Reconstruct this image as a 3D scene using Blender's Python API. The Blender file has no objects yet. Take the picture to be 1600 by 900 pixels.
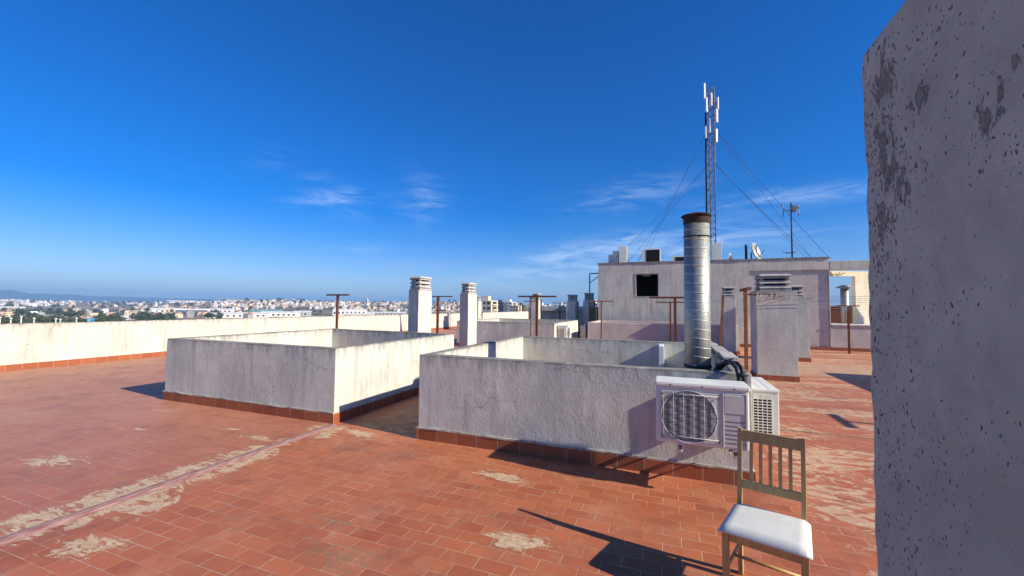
import bpy, bmesh, math, random
from mathutils import Vector, Matrix, noise
random.seed(7)
R = math.radians
scene = bpy.context.scene
col = scene.collection

# ------------------------------------------------------------------ camera
CH = 1.75
f_px, pitch, roll, yaw = 638.02, 0.0450, 0.0107, 0.3617
fw = Vector((-math.sin(yaw)*math.cos(pitch), math.cos(yaw)*math.cos(pitch), math.sin(pitch)))
r0 = Vector((math.cos(yaw), math.sin(yaw), 0)); u0 = r0.cross(fw)
RR = r0*math.cos(roll)+u0*math.sin(roll); UU = -r0*math.sin(roll)+u0*math.cos(roll)
cd = bpy.data.cameras.new('camera'); cam = bpy.data.objects.new('camera', cd); col.objects.link(cam)
cd.sensor_width = 36; cd.lens = f_px/1600*36; cd.clip_end = 30000; cd.clip_start = 0.05
m = Matrix((RR, UU, -fw)).transposed().to_4x4(); m.translation = Vector((0, 0, CH))
cam.matrix_world = m
scene.camera = cam
def bearing(px):            # angle left of +Y of a direction seen at photo column px
    return yaw - math.atan((px-800)/f_px)
def skydir(px, py):
    return (fw + RR*((px-800)/f_px) - UU*((py-450)/f_px)).normalized()

# ------------------------------------------------------------------ materials
def newmat(name):
    mt = bpy.data.materials.new(name); mt.use_nodes = True
    nt = mt.node_tree; b = nt.nodes['Principled BSDF']
    b.inputs['Specular IOR Level'].default_value = 0.3
    return mt, nt, b
class NT:
    def __init__(s, nt): s.nt = nt
    def n(s, t, **k):
        o = s.nt.nodes.new(t)
        for a, v in k.items(): setattr(o, a, v)
        return o
    def l(s, a, b): s.nt.links.new(a, b)
    def val(s, sock, v):
        if hasattr(v, 'is_output') or isinstance(v, bpy.types.NodeSocket): s.l(v, sock)
        else: sock.default_value = v
    def math(s, op, a, b=0.0, c=None, clamp=False):
        o = s.n('ShaderNodeMath', operation=op, use_clamp=clamp); s.val(o.inputs[0], a); s.val(o.inputs[1], b)
        if c is not None: s.val(o.inputs[2], c)
        return o.outputs[0]
    def noise(s, vec, scale, detail=4, rough=.55, dist=0.0):
        o = s.n('ShaderNodeTexNoise'); s.l(vec, o.inputs['Vector']); o.inputs['Scale'].default_value = scale
        o.inputs['Detail'].default_value = detail; o.inputs['Roughness'].default_value = rough
        o.inputs['Distortion'].default_value = dist
        return o.outputs['Fac']
    def mapr(s, v, a, b, c=0.0, d=1.0, smooth=False):
        o = s.n('ShaderNodeMapRange'); s.val(o.inputs['Value'], v)
        if smooth: o.interpolation_type = 'SMOOTHSTEP'
        for k, x in (('From Min', a), ('From Max', b), ('To Min', c), ('To Max', d)): o.inputs[k].default_value = x
        return o.outputs['Result']
    def mix(s, f, a, b, mode='MIX'):
        o = s.n('ShaderNodeMix', data_type='RGBA', blend_type=mode); s.val(o.inputs[0], f)
        for i, x in ((6, a), (7, b)):
            if isinstance(x, tuple): o.inputs[i].default_value = x if len(x) == 4 else x+(1,)
            else: s.l(x, o.inputs[i])
        return o.outputs[2]
    def mapping(s, vec, scale=(1, 1, 1), loc=(0, 0, 0), rot=(0, 0, 0)):
        o = s.n('ShaderNodeMapping'); s.l(vec, o.inputs[0]); o.inputs['Scale'].default_value = scale
        o.inputs['Location'].default_value = loc; o.inputs['Rotation'].default_value = rot
        return o.outputs[0]
    def bump(s, h, strength, dist, normal=None):
        o = s.n('ShaderNodeBump'); s.l(h, o.inputs['Height']); o.inputs['Strength'].default_value = strength
        o.inputs['Distance'].default_value = dist
        if normal is not None: s.l(normal, o.inputs['Normal'])
        return o.outputs[0]
def geopos(T): return T.n('ShaderNodeNewGeometry').outputs['Position']

def plaster(name, base, tint, top=None, stain=.5, bump=.6, foot=True, fine=60, dark=(.2, .185, .17), rust=0.0):
    mt, nt, b = newmat(name); T = NT(nt); P = geopos(T)
    big = T.noise(P, 1.3, 5, .6); mid = T.noise(P, 7, 5, .6)
    c = T.mix(T.mapr(big, .35, .65), base, tint)
    c = T.mix(T.mapr(T.noise(T.mapping(P, (2.2, 2.2, 1.1)), 1.6, 6, .7), .48, .66, 0, .45), c, tuple(x*.62 for x in base))
    c = T.mix(T.mapr(mid, .45, .75, 0, .35), c, tuple(x*.72 for x in base))
    if stain:
        st = T.noise(T.mapping(P, (5, 5, .5)), 1.6, 5, .65)
        c = T.mix(T.mapr(st, .5, .78, 0, stain), c, dark)
    if rust:
        rs = T.noise(T.mapping(P, (3.3, 3.3, .12)), 1.1, 3, .6)
        c = T.mix(T.mapr(rs, .66, .78, 0, rust), c, (.24, .11, .05))
    if top is not None:
        z = T.n('ShaderNodeSeparateXYZ'); T.l(P, z.inputs[0]); zz = z.outputs[2]
        drip = T.noise(T.mapping(P, (9, 9, .8)), 1.2, 4, .6)
        lim = T.mapr(drip, .35, .7, .0, .28)
        d = T.math('SUBTRACT', top, zz)
        e = T.math('SUBTRACT', lim, d)
        c = T.mix(T.mapr(e, 0, .16, 0, .5), c, dark)
        thin = T.mapr(T.math('ADD', d, T.math('MULTIPLY', T.math('SUBTRACT', mid, .5), .09)), .03, 0.0, 0, .72)
        c = T.mix(thin, c, (.13, .12, .10))
    vc = T.n('ShaderNodeTexVoronoi', feature='DISTANCE_TO_EDGE'); vw = T.n('ShaderNodeTexNoise'); T.l(P, vw.inputs['Vector']); vw.inputs['Scale'].default_value = 3; vw.inputs['Detail'].default_value = 6
    vs = T.n('ShaderNodeVectorMath', operation='SCALE'); T.l(vw.outputs['Color'], vs.inputs[0]); vs.inputs['Scale'].default_value = .5
    va = T.n('ShaderNodeVectorMath', operation='ADD'); T.l(P, va.inputs[0]); T.l(vs.outputs[0], va.inputs[1]); T.l(va.outputs[0], vc.inputs['Vector']); vc.inputs['Scale'].default_value = .9
    crk = T.math('MULTIPLY', T.mapr(vc.outputs['Distance'], .006, .002, 0, .55), T.mapr(T.noise(P, .8, 2, .5), .52, .58))
    c = T.mix(crk, c, (.16, .15, .14))
    spk = T.noise(P, 26, 3, .6)
    c = T.mix(T.mapr(spk, .64, .72, 0, .3), c, dark)
    T.l(c, b.inputs['Base Color']); b.inputs['Roughness'].default_value = .92
    strokes = T.noise(T.mapping(P, (1, 1, .55), rot=(.5, .6, .3)), fine*.45, 3, .6, 1.2)
    h = T.math('ADD', T.math('MULTIPLY', strokes, .6), T.math('MULTIPLY', T.noise(P, 9, 3, .5), .35))
    T.l(T.bump(h, bump, .012), b.inputs['Normal'])
    return mt

M = {}
M['well1'] = plaster('plaster_well', (.66, .665, .575), (.50, .505, .445), top=1.1, stain=.5, bump=.55)
M['parapet'] = plaster('plaster_parapet', (.62, .60, .52), (.52, .50, .42), top=1.18, stain=.5, bump=.4)
M['chim'] = plaster('plaster_chimney', (.65, .64, .55), (.51, .505, .44), top=2.2, stain=.4, bump=.7)
M['block'] = plaster('plaster_block', (.66, .625, .54), (.54, .51, .44), top=4.02, stain=.65, bump=.3, rust=.5)
M['pink'] = plaster('plaster_pink', (.60, .545, .49), (.53, .485, .435), stain=.2, bump=.25)
M['cream'] = plaster('plaster_sunlit', (.84, .78, .62), (.80, .74, .57), stain=.2, bump=.25)  # pale tone puts the open bay's sunlit brightness into the colour
M['capstone'] = plaster('cap_concrete', (.50, .48, .44), (.36, .34, .31), stain=.6, bump=.6)

SPOTS = ((.575, 1.955, .022, .022), (.561, 1.972, .010, .016), (.752, 1.93, .025, .045), (.775, 1.95, .02, .04), (.539, 1.995, .008, .010), (.79, 2.11, .035, .05), (.81, 1.88, .03, .06), (.70, 2.04, .02, .02), (.80, 2.0, .03, .06))
# foreground pillar: smooth render, black pits and scabs
mt, nt, b = newmat('pitted_render'); T = NT(nt); P = geopos(T)
sep = T.n('ShaderNodeSeparateXYZ'); T.l(P, sep.inputs[0])
wpn = T.n('ShaderNodeTexNoise'); T.l(P, wpn.inputs['Vector']); wpn.inputs['Scale'].default_value = 70; wpn.inputs['Detail'].default_value = 4
wps = T.n('ShaderNodeVectorMath', operation='SCALE'); T.l(wpn.outputs['Color'], wps.inputs[0]); wps.inputs['Scale'].default_value = .016
wpa = T.n('ShaderNodeVectorMath', operation='ADD'); T.l(P, wpa.inputs[0]); T.l(wps.outputs[0], wpa.inputs[1]); PP = wpa.outputs[0]
c = T.mix(T.mapr(T.noise(P, 3.5, 6, .65), .38, .62), (.39, .395, .31), (.50, .505, .405))
c = T.mix(T.mapr(T.noise(P, 16, 5, .7), .4, .7, 0, .4), c, (.27, .27, .22))
ymask = T.mapr(sep.outputs[1], .50, .86, 0, 1)                     # rougher towards the far corner
zone = T.noise(P, 5, 3, .5)
v = T.n('ShaderNodeTexVoronoi'); T.l(T.mapping(PP, (1, 1.25, .8), rot=(.35, 0, 0)), v.inputs['Vector']); v.inputs['Scale'].default_value = 84; v.inputs['Randomness'].default_value = 1
thr = T.math('ADD', T.mapr(zone, .42, .66, 0, .24), T.math('MULTIPLY', ymask, .18))
sz = T.n('ShaderNodeSeparateColor'); T.l(v.outputs['Color'], sz.inputs[0])
thr2 = T.math('MULTIPLY', thr, T.mapr(sz.outputs[0], .35, 1, 0, 1))
pit = T.mapr(T.math('SUBTRACT', thr2, v.outputs['Distance']), -.01, .05)
scab = T.noise(T.mapping(P, (1, 1.3, .75), loc=(3.1, .7, .2)), 38, 8, .78, .6)
scz = T.math('MULTIPLY', T.mapr(T.noise(P, 4.2, 2, .5), .45, .62), T.mapr(sep.outputs[2], 1.80, 1.95))
spots = None
for (sy, sz_, ry, rz_) in SPOTS:
    v2 = T.mapping(T.mapping(P, loc=(0, -sy, -sz_)), scale=(0, 1/ry, 1/rz_)); ln = T.n('ShaderNodeVectorMath', operation='LENGTH'); T.l(v2, ln.inputs[0])
    g_ = T.mapr(ln.outputs['Value'], 1.3, .2); spots = g_ if spots is None else T.math('MAXIMUM', spots, g_)
scz = spots
sc2 = T.math('MULTIPLY', T.mapr(T.math('ADD', scab, T.math('MULTIPLY', scz, .13)), .585, .625), T.mapr(scz, 0, .12))
vb = T.n('ShaderNodeTexVoronoi'); T.l(T.mapping(PP, (1, 1.3, .75), rot=(.5, 0, 0)), vb.inputs['Vector']); vb.inputs['Scale'].default_value = 150; vb.inputs['Randomness'].default_value = 1
sb = T.n('ShaderNodeSeparateColor'); T.l(vb.outputs['Color'], sb.inputs[0])
tb = T.math('MULTIPLY', T.math('ADD', T.mapr(T.noise(P, 7, 4, .6), .42, .62, .02, .28), T.math('MULTIPLY', ymask, .30)), T.mapr(sb.outputs[1], .45, 1, 0, 1.25))
pit = T.math('MAXIMUM', pit, T.mapr(T.math('SUBTRACT', tb, vb.outputs['Distance']), -.02, .08))
c = T.mix(T.math('MULTIPLY', pit, .85), c, (.065, .06, .065))
c = T.mix(T.math('MULTIPLY', sc2, .62), c, (.15, .145, .125))
T.l(c, b.inputs['Base Color']); b.inputs['Roughness'].default_value = .9
h = T.math('SUBTRACT', T.math('ADD', T.math('MULTIPLY', T.noise(P, 22, 6, .62), 1.0), T.math('MULTIPLY', T.noise(P, 110, 3, .6), .25)), T.math('MULTIPLY', T.math('MAXIMUM', pit, sc2), .7))
T.l(T.bump(h, .8, .006), b.inputs['Normal'])
M['pillar'] = mt

# terracotta deck
mt, nt, b = newmat('terracotta_tiles'); T = NT(nt); P = geopos(T)
sep = T.n('ShaderNodeSeparateXYZ'); T.l(P, sep.inputs[0]); X, Y = sep.outputs[0], sep.outputs[1]
PW = T.n('ShaderNodeVectorMath', operation='ADD'); T.l(P, PW.inputs[0])
wn = T.n('ShaderNodeTexNoise'); T.l(P, wn.inputs['Vector']); wn.inputs['Scale'].default_value = 1.6
wv = T.n('ShaderNodeVectorMath', operation='SCALE'); T.l(wn.outputs['Color'], wv.inputs[0]); wv.inputs['Scale'].default_value = .016
T.l(wv.outputs[0], PW.inputs[1])
br = T.n('ShaderNodeTexBrick'); T.l(T.mapping(PW.outputs[0], loc=(.818+.263*40, -3.588+.13*80, 0)), br.inputs['Vector'])
br.offset = .5; br.inputs['Scale'].default_value = 1; br.inputs['Brick Width'].default_value = .263
br.inputs['Row Height'].default_value = .13; br.inputs['Mortar Size'].default_value = .0038; br.inputs['Mortar Smooth'].default_value = .3
br.inputs['Bias'].default_value = 0
br.inputs['Color1'].default_value = (.0, .0, .0, 1); br.inputs['Color2'].default_value = (1, 1, 1, 1); br.inputs['Mortar'].default_value = (.5, .5, .5, 1)
tone = T.n('ShaderNodeSeparateColor'); T.l(br.outputs['Color'], tone.inputs[0])
tile = T.mix(tone.outputs[0], (.32, .082, .033), (.44, .135, .056))
tile = T.mix(T.mapr(T.noise(P, .55, 5, .65), .35, .7, 0, .55), tile, (.48, .17, .078))
tile = T.mix(T.mapr(T.noise(P, 9, 5, .7), .5, .8, 0, .4), tile, (.27, .08, .04))
left = T.mapr(X, -4.3, -4.75)
tile = T.mix(T.math('MULTIPLY', left, .55), tile, (.37, .15, .10))
dusty = T.math('MULTIPLY', T.mapr(X, -5, -9), T.mapr(T.noise(P, 1.1, 4, .6), .3, .7, .45, 1)); tile = T.mix(T.math('MULTIPLY', dusty, .75), tile, (.47, .25, .165))
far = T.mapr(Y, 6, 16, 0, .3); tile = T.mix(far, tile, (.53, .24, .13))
mort = br.outputs['Fac']
mv = T.mapr(T.noise(P, 2.3, 6, .7), .36, .60, .05, .9)
c = T.mix(T.math('MULTIPLY', mort, mv), tile, (.56, .40, .26))
wear = T.mapr(T.noise(P, 2.7, 8, .75, .5), .50, .66, 0, .5); c = T.mix(wear, c, (.46, .225, .125))
grime = T.mapr(T.noise(T.mapping(P, loc=(9, 4, 0)), 1.2, 9, .78), .50, .66, 0, .55); c = T.mix(grime, c, (.20, .085, .055))
grit = T.mapr(T.noise(P, 75, 3, .7), .60, .72, 0, .35); c = T.mix(grit, c, (.17, .08, .055))
# cement smears: a list of (x, y, rx, ry, angle, strength)
sm = [(-1.6, 3.98, .42, .14, -.1, 1), (-1.05, 2.93, .36, .16, .2, 1.0), (-6.9, 3.5, .3, .12, .3, .8), (-6.3, 2.5, .5, .25, .2, .9),
      (-5.0, 3.9, .4, .12, 0, .9), (-5.6, 4.05, .3, .07, .2, .8), (-7.6, 4.3, .4, .08, .1, .7), (-4.35, 3.2, .14, .55, 0, 1), (-4.75, 2.9, .13, .5, 0, 1),
      (-4.2, 2.3, .22, .35, .3, 1), (-4.85, 1.8, .2, .4, 0, 1), (-4.3, 4.3, .25, .3, .3, .8), (-3.9, 1.75, .35, .2, .3, .9), (-2.9, 4.75, .8, .14, -.05, .9), (-3.9, 4.55, .5, .15, -.2, 1)]
swn = T.noise(T.mapping(P, (1, 2.6, 1), rot=(0, 0, -.25)), 3.4, 7, .68, 1.6)
tot = None
for (sx, sy, rx, ry, an, s_) in sm:
    v1 = T.mapping(P, loc=(-sx, -sy, 0)); rr = T.n('ShaderNodeVectorRotate', rotation_type='Z_AXIS'); T.l(v1, rr.inputs['Vector']); rr.inputs['Angle'].default_value = -an
    v2 = T.mapping(rr.outputs[0], scale=(1/rx, 1/ry, 0)); ln = T.n('ShaderNodeVectorMath', operation='LENGTH'); T.l(v2, ln.inputs[0])
    g = T.mapr(ln.outputs['Value'], 1.35, .2, 0, s_)
    tot = g if tot is None else T.math('MAXIMUM', tot, g)
swirl = T.noise(T.mapping(P, (1, 1.9, 1), rot=(0, 0, .12)), 2.1, 8, .66, 2.6)
rgt = T.math('MULTIPLY', T.mapr(X, .75, 1.25), T.mapr(T.noise(T.mapping(P, (.35, 1.5, 1)), .9, 3, .5), .34, .56, .25, 1))
band = T.math('MULTIPLY', T.mapr(Y, 12.6, 13.4), T.mapr(Y, 16.8, 15.6)); band = T.math('MULTIPLY', band, T.mapr(X, 2.2, 3.2))
thrA = T.mapr(T.math('ADD', swn, T.math('MULTIPLY', T.math('SUBTRACT', tot, .5), .34)), .55, .60)
thrB = T.math('MULTIPLY', T.mapr(T.math('ADD', swirl, T.math('MULTIPLY', T.math('SUBTRACT', rgt, .8), .35)), .515, .575), T.mapr(rgt, 0, .2))
thrC = T.math('MULTIPLY', T.mapr(swirl, .36, .52), band)
thrA = T.math('MULTIPLY', thrA, T.mapr(tot, 0, .12))
sd_ = T.math('ABSOLUTE', T.math('ADD', X, 4.55)); along = T.noise(T.mapping(P, (.2, 1, 1)), 1.1, 3, .5)
sw = T.mapr(along, .38, .6, .10, .42); sg = T.math('SUBTRACT', sw, sd_)
thrS = T.math('MULTIPLY', T.math('MULTIPLY', T.mapr(T.math('ADD', swn, T.math('MULTIPLY', sg, .45)), .52, .56), T.mapr(sg, 0, .04)), T.mapr(Y, 4.8, 4.6))
thrA = T.math('MAXIMUM', thrA, thrS)
scr = T.noise(T.mapping(P, (1, 4.5, 1), rot=(0, 0, .35)), 16, 5, .7, .6)
cem = T.math('MAXIMUM', T.math('MAXIMUM', thrA, T.math('MULTIPLY', thrB, .8)), T.math('MULTIPLY', thrC, .8))
fleck = T.mapr(T.noise(P, 15, 3, .6), .735, .76, 0, .8)
cem = T.math('MULTIPLY', T.math('MAXIMUM', cem, fleck), T.mapr(scr, .36, .56, .35, 1))
cc = T.mix(T.mapr(T.noise(P, 11, 5, .7), .3, .7), (.50, .385, .22), (.72, .61, .42))
c = T.mix(T.math('MULTIPLY', cem, .85), c, cc)
gm = None
for (sx, sy, rx, ry) in ((-2.15, 2.3, .42, .22), (-1.9, 2.05, .3, .2), (-2.55, 2.65, .25, .12)):
    v2 = T.mapping(T.mapping(P, loc=(-sx, -sy, 0)), scale=(1/rx, 1/ry, 0)); ln = T.n('ShaderNodeVectorMath', operation='LENGTH'); T.l(v2, ln.inputs[0])
    g = T.mapr(ln.outputs['Value'], 1.3, .2); gm = g if gm is None else T.math('MAXIMUM', gm, g)
moss = T.math('MULTIPLY', T.mapr(T.math('ADD', T.noise(P, 17, 8, .78), T.math('MULTIPLY', gm, .15)), .58, .68), T.mapr(gm, 0, .2))
c = T.mix(T.math('MULTIPLY', moss, .7), c, (.23, .15, .085))
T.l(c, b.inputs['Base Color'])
T.l(T.mapr(T.noise(P, 6, 4), .3, .7, .42, .68), b.inputs['Roughness'])
hh = T.math('ADD', T.math('MULTIPLY', mort, -1.0), T.math('MULTIPLY', cem, .9))
hh = T.math('ADD', hh, T.math('MULTIPLY', T.noise(P, 34, 5, .65), .5)); hh = T.math('ADD', hh, T.math('MULTIPLY', tone.outputs[0], .35))
T.l(T.bump(hh, .7, .004), b.inputs['Normal'])
M['tiles'] = mt

def simple(name, colr, rough=.8, metal=0.0, var=.25, scale=8, bump=0.0, spec=.3, stretch=(1, 1, 1), alt=None, coord='pos'):
    mt, nt, b = newmat(name); T = NT(nt)
    P = geopos(T) if coord == 'pos' else T.n('ShaderNodeTexCoord').outputs['Object']
    P = T.mapping(P, stretch)
    n_ = T.noise(P, scale, 5, .6)
    c = T.mix(T.mapr(n_, .35, .68), colr, alt if alt else tuple(x*(1-var) for x in colr))
    T.l(c, b.inputs['Base Color']); b.inputs['Roughness'].default_value = rough; b.inputs['Metallic'].default_value = metal
    b.inputs['Specular IOR Level'].default_value = spec
    if bump: T.l(T.bump(T.noise(P, scale*4, 4), bump, .004), b.inputs['Normal'])
    return mt
M['skirt'] = None
mt, nt, b = newmat('skirting_tiles'); T = NT(nt); P = geopos(T)
s2 = T.n('ShaderNodeSeparateXYZ'); T.l(P, s2.inputs[0])
su = T.math('ADD', s2.outputs[0], s2.outputs[1])
fr = T.math('FRACT', T.math('DIVIDE', T.math('ADD', su, 100.0), .283))
jn = T.math('MAXIMUM', T.mapr(fr, .018, .010), T.mapr(fr, .982, .990))
cell = T.math('FLOOR', T.math('DIVIDE', T.math('ADD', su, 100.0), .283))
wn_ = T.n('ShaderNodeTexWhiteNoise', noise_dimensions='1D'); T.l(cell, wn_.inputs['W'])
c = T.mix(wn_.outputs['Value'], (.27, .078, .032), (.35, .11, .046))
c = T.mix(T.mapr(T.noise(P, 9, 5, .65), .45, .75, 0, .4), c, (.25, .08, .05))
c = T.mix(T.math('MULTIPLY', jn, .7), c, (.45, .33, .25))
T.l(c, b.inputs['Base Color']); b.inputs['Roughness'].default_value = .6
T.l(T.bump(T.math('SUBTRACT', T.noise(P, 30, 4), jn), .5, .003), b.inputs['Normal'])
M['skirt'] = mt
M['mortar'] = simple('skirting_mortar', (.52, .47, .39), .95, var=.5, scale=14, bump=.6)
M['seam'] = simple('mauve_membrane', (.25, .095, .085), .8, scale=13, bump=1, stretch=(3, .6, 1), alt=(.44, .29, .25))
M['joint'] = simple('mossy_joint', (.14, .12, .07), .95, scale=9, alt=(.42, .34, .22))
M['rust'] = simple('rusty_steel', (.20, .075, .03), .85, .1, scale=22, bump=.5, alt=(.10, .045, .028))
M['rustlight'] = simple('rusty_orange_steel', (.36, .16, .065), .85, .05, scale=18, bump=.4, alt=(.20, .085, .04))
M['galv'] = None
mt, nt, b = newmat('galvanized_duct'); T = NT(nt); P = geopos(T)
v = T.n('ShaderNodeTexVoronoi'); T.l(P, v.inputs['Vector']); v.inputs['Scale'].default_value = 55
sp = T.n('ShaderNodeSeparateColor'); T.l(v.outputs['Color'], sp.inputs[0])
c = T.mix(sp.outputs[0], (.25, .27, .25), (.37, .39, .35)); c = T.mix(T.mapr(T.noise(P, 5, 5, .7), .4, .7, 0, .5), c, (.48, .47, .42))
T.l(c, b.inputs['Base Color']); b.inputs['Metallic'].default_value = .72; T.l(T.mapr(T.noise(P, 30, 4), .3, .7, .46, .58), b.inputs['Roughness'])
T.l(T.bump(T.noise(P, 60, 3), .25, .002), b.inputs['Normal'])
M['galv'] = mt
M['galvseam'] = simple('duct_seam', (.68, .66, .58), .45, .5, scale=20)
M['band'] = simple('duct_band', (.05, .055, .06), .6, .4)
M['rustcap'] = simple('rusted_duct_cap', (.055, .03, .022), .85, .2, scale=20, bump=.7, alt=(.035, .025, .022))
M['acwhite'] = simple('ac_paint', (.76, .76, .67), .38, var=.12, scale=5, spec=.5)
M['acpanel'] = simple('ac_panel', (.54, .54, .48), .5, var=.15, scale=9, spec=.4)
M['acdark'] = simple('ac_dark', (.03, .033, .036), .7)
M['acfin'] = simple('ac_fins', (.17, .175, .17), .5, .1, var=.3, scale=12)
M['acgrille'] = simple('ac_grille', (.62, .62, .60), .4, .0)
M['label'] = simple('ac_plate', (.80, .79, .62), .5)
M['black'] = simple('black_rubber', (.018, .018, .02), .55, var=.3, spec=.5)
M['dark'] = simple('dark_interior', (.012, .012, .014), .9)
M['steel'] = simple('grey_steel', (.26, .27, .29), .5, .5)
M['mastgrey'] = simple('mast_steel', (.10, .11, .13), .6, .4, scale=3, alt=(.28, .2, .16))
M['antwhite'] = simple('antenna_white', (.80, .80, .80), .5, var=.1)
M['wire'] = simple('wire', (.30, .30, .30), .5, .3)
M['guy'] = simple('guy_wire', (.05, .06, .08), .6)
M['dish'] = simple('dish_metal', (.42, .42, .38), .5, .2)
M['cloth'] = simple('rag', (.62, .60, .57), .9)
# chair wood + fabric
mt, nt, b = newmat('chair_wood'); T = NT(nt); tc = T.n('ShaderNodeTexCoord').outputs['Object']
c = T.mix(T.mapr(T.noise(T.mapping(tc, (12, 12, 1.2)), 3, 5, .6), .35, .7), (.42, .27, .095), (.54, .38, .155))
T.l(c, b.inputs['Base Color']); b.inputs['Roughness'].default_value = .45; b.inputs['Specular IOR Level'].default_value = .45
M['wood'] = mt
mt, nt, b = newmat('chair_fabric'); T = NT(nt); tc = T.n('ShaderNodeTexCoord').outputs['Object']
c = T.mix(T.mapr(T.noise(tc, 9, 5, .6), .4, .75, 0, .5), (.60, .61, .555), (.45, .45, .40))
c = T.mix(T.mapr(T.noise(tc, 60, 3), .66, .7, 0, .4), c, (.3, .28, .25))
T.l(c, b.inputs['Base Color']); b.inputs['Roughness'].default_value = .85
T.l(T.bump(T.noise(tc, 260, 2), .3, .001), b.inputs['Normal'])
M['fabric'] = mt

# ------------------------------------------------------------------ mesh helpers
def link(name, bm, mats, parent=None, smooth=False, angle=None):
    me = bpy.data.meshes.new(name)
    bmesh.ops.recalc_face_normals(bm, faces=bm.faces)
    bm.to_mesh(me); bm.free()
    for mm in (mats if isinstance(mats, (list, tuple)) else [mats]): me.materials.append(mm)
    if smooth or angle:
        for p in me.polygons: p.use_smooth = True
        if angle: me.set_sharp_from_angle(angle=angle)
    o = bpy.data.objects.new(name, me); col.objects.link(o)
    if angle:
        wm = o.modifiers.new('normals', 'WEIGHTED_NORMAL'); wm.keep_sharp = True; wm.weight = 100
    if parent: o.parent = parent
    return o
def tag(o, label=None, cat=None, group=None, kind=None):
    if label: o['label'] = label
    if cat: o['category'] = cat
    if group: o['group'] = group
    if kind: o['kind'] = kind
    return o
def empty(name, loc, label, cat, group=None, rz=0):
    o = bpy.data.objects.new(name, None); col.objects.link(o); o.location = loc; o.rotation_euler = (0, 0, rz)
    o.empty_display_size = .1
    return tag(o, label, cat, group)
def copy_tree(o, parent=None):
    c = o.copy(); col.objects.link(c); c.parent = parent
    for ch in [x for x in bpy.data.objects if x.parent == o]: copy_tree(ch, c)
    return c
def box(bm, x0, x1, y0, y1, z0, z1, mi=0, bev=0.0, rot=None, ctr=None):
    v = [bm.verts.new((x, y, z)) for z in (z0, z1) for (x, y) in ((x0, y0), (x1, y0), (x1, y1), (x0, y1))]
    fs = [bm.faces.new([v[i] for i in q]) for q in ((3, 2, 1, 0), (4, 5, 6, 7), (0, 1, 5, 4), (1, 2, 6, 5), (2, 3, 7, 6), (3, 0, 4, 7))]
    for f_ in fs: f_.material_index = mi
    if rot is not None:
        c_ = Vector(ctr) if ctr else Vector(((x0+x1)/2, (y0+y1)/2, (z0+z1)/2))
        bmesh.ops.rotate(bm, cent=c_, matrix=rot, verts=v)
    if bev:
        es = list({e for f_ in fs for e in f_.edges})
        r_ = bmesh.ops.bevel(bm, geom=es, offset=bev, segments=2, affect='EDGES', profile=.5)
        for f_ in r_['faces']: f_.material_index = mi
def tube(bm, p0, p1, r, seg=8, mi=0, r1=None):
    p0, p1 = Vector(p0), Vector(p1); d = (p1-p0); q = d.to_track_quat('Z', 'Y').to_matrix()
    r1 = r if r1 is None else r1; A = []; B = []
    for i in range(seg):
        a = 2*math.pi*i/seg; w = Vector((math.cos(a), math.sin(a), 0))
        A.append(bm.verts.new(p0+q@(w*r))); B.append(bm.verts.new(p1+q@(w*r1)))
    for i in range(seg):
        f_ = bm.faces.new((A[i], A[(i+1) % seg], B[(i+1) % seg], B[i])); f_.material_index = mi; f_.smooth = True
    f_ = bm.faces.new(A[::-1]); f_.material_index = mi; f_ = bm.faces.new(B); f_.material_index = mi
def path_tube(bm, pts, r, seg=8, mi=0):
    pts = [Vector(p) for p in pts]; rings = []
    for i, p in enumerate(pts):
        d = (pts[min(i+1, len(pts)-1)]-pts[max(i-1, 0)]).normalized(); q = d.to_track_quat('Z', 'Y').to_matrix()
        rings.append([bm.verts.new(p+q@Vector((r*math.cos(2*math.pi*k/seg), r*math.sin(2*math.pi*k/seg), 0))) for k in range(seg)])
    for a, b_ in zip(rings, rings[1:]):
        # match closest start to limit twist
        off = min(range(seg), key=lambda o: sum((a[k].co-b_[(k+o) % seg].co).length for k in range(seg)))
        for k in range(seg):
            f_ = bm.faces.new((a[k], a[(k+1) % seg], b_[(k+1+off) % seg], b_[(k+off) % seg])); f_.material_index = mi; f_.smooth = True
        b_[:] = [b_[(k+off) % seg] for k in range(seg)]
    bm.faces.new(rings[0][::-1]); bm.faces.new(rings[-1])
def sub(a, b, step):
    n = max(1, int(round((b-a)/step))); return [a+(b-a)*i/n for i in range(n+1)]
def lines(bps, step):
    out = [bps[0]]
    for a, b in zip(bps, bps[1:]): out += sub(a, b, step)[1:]
    return out
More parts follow.
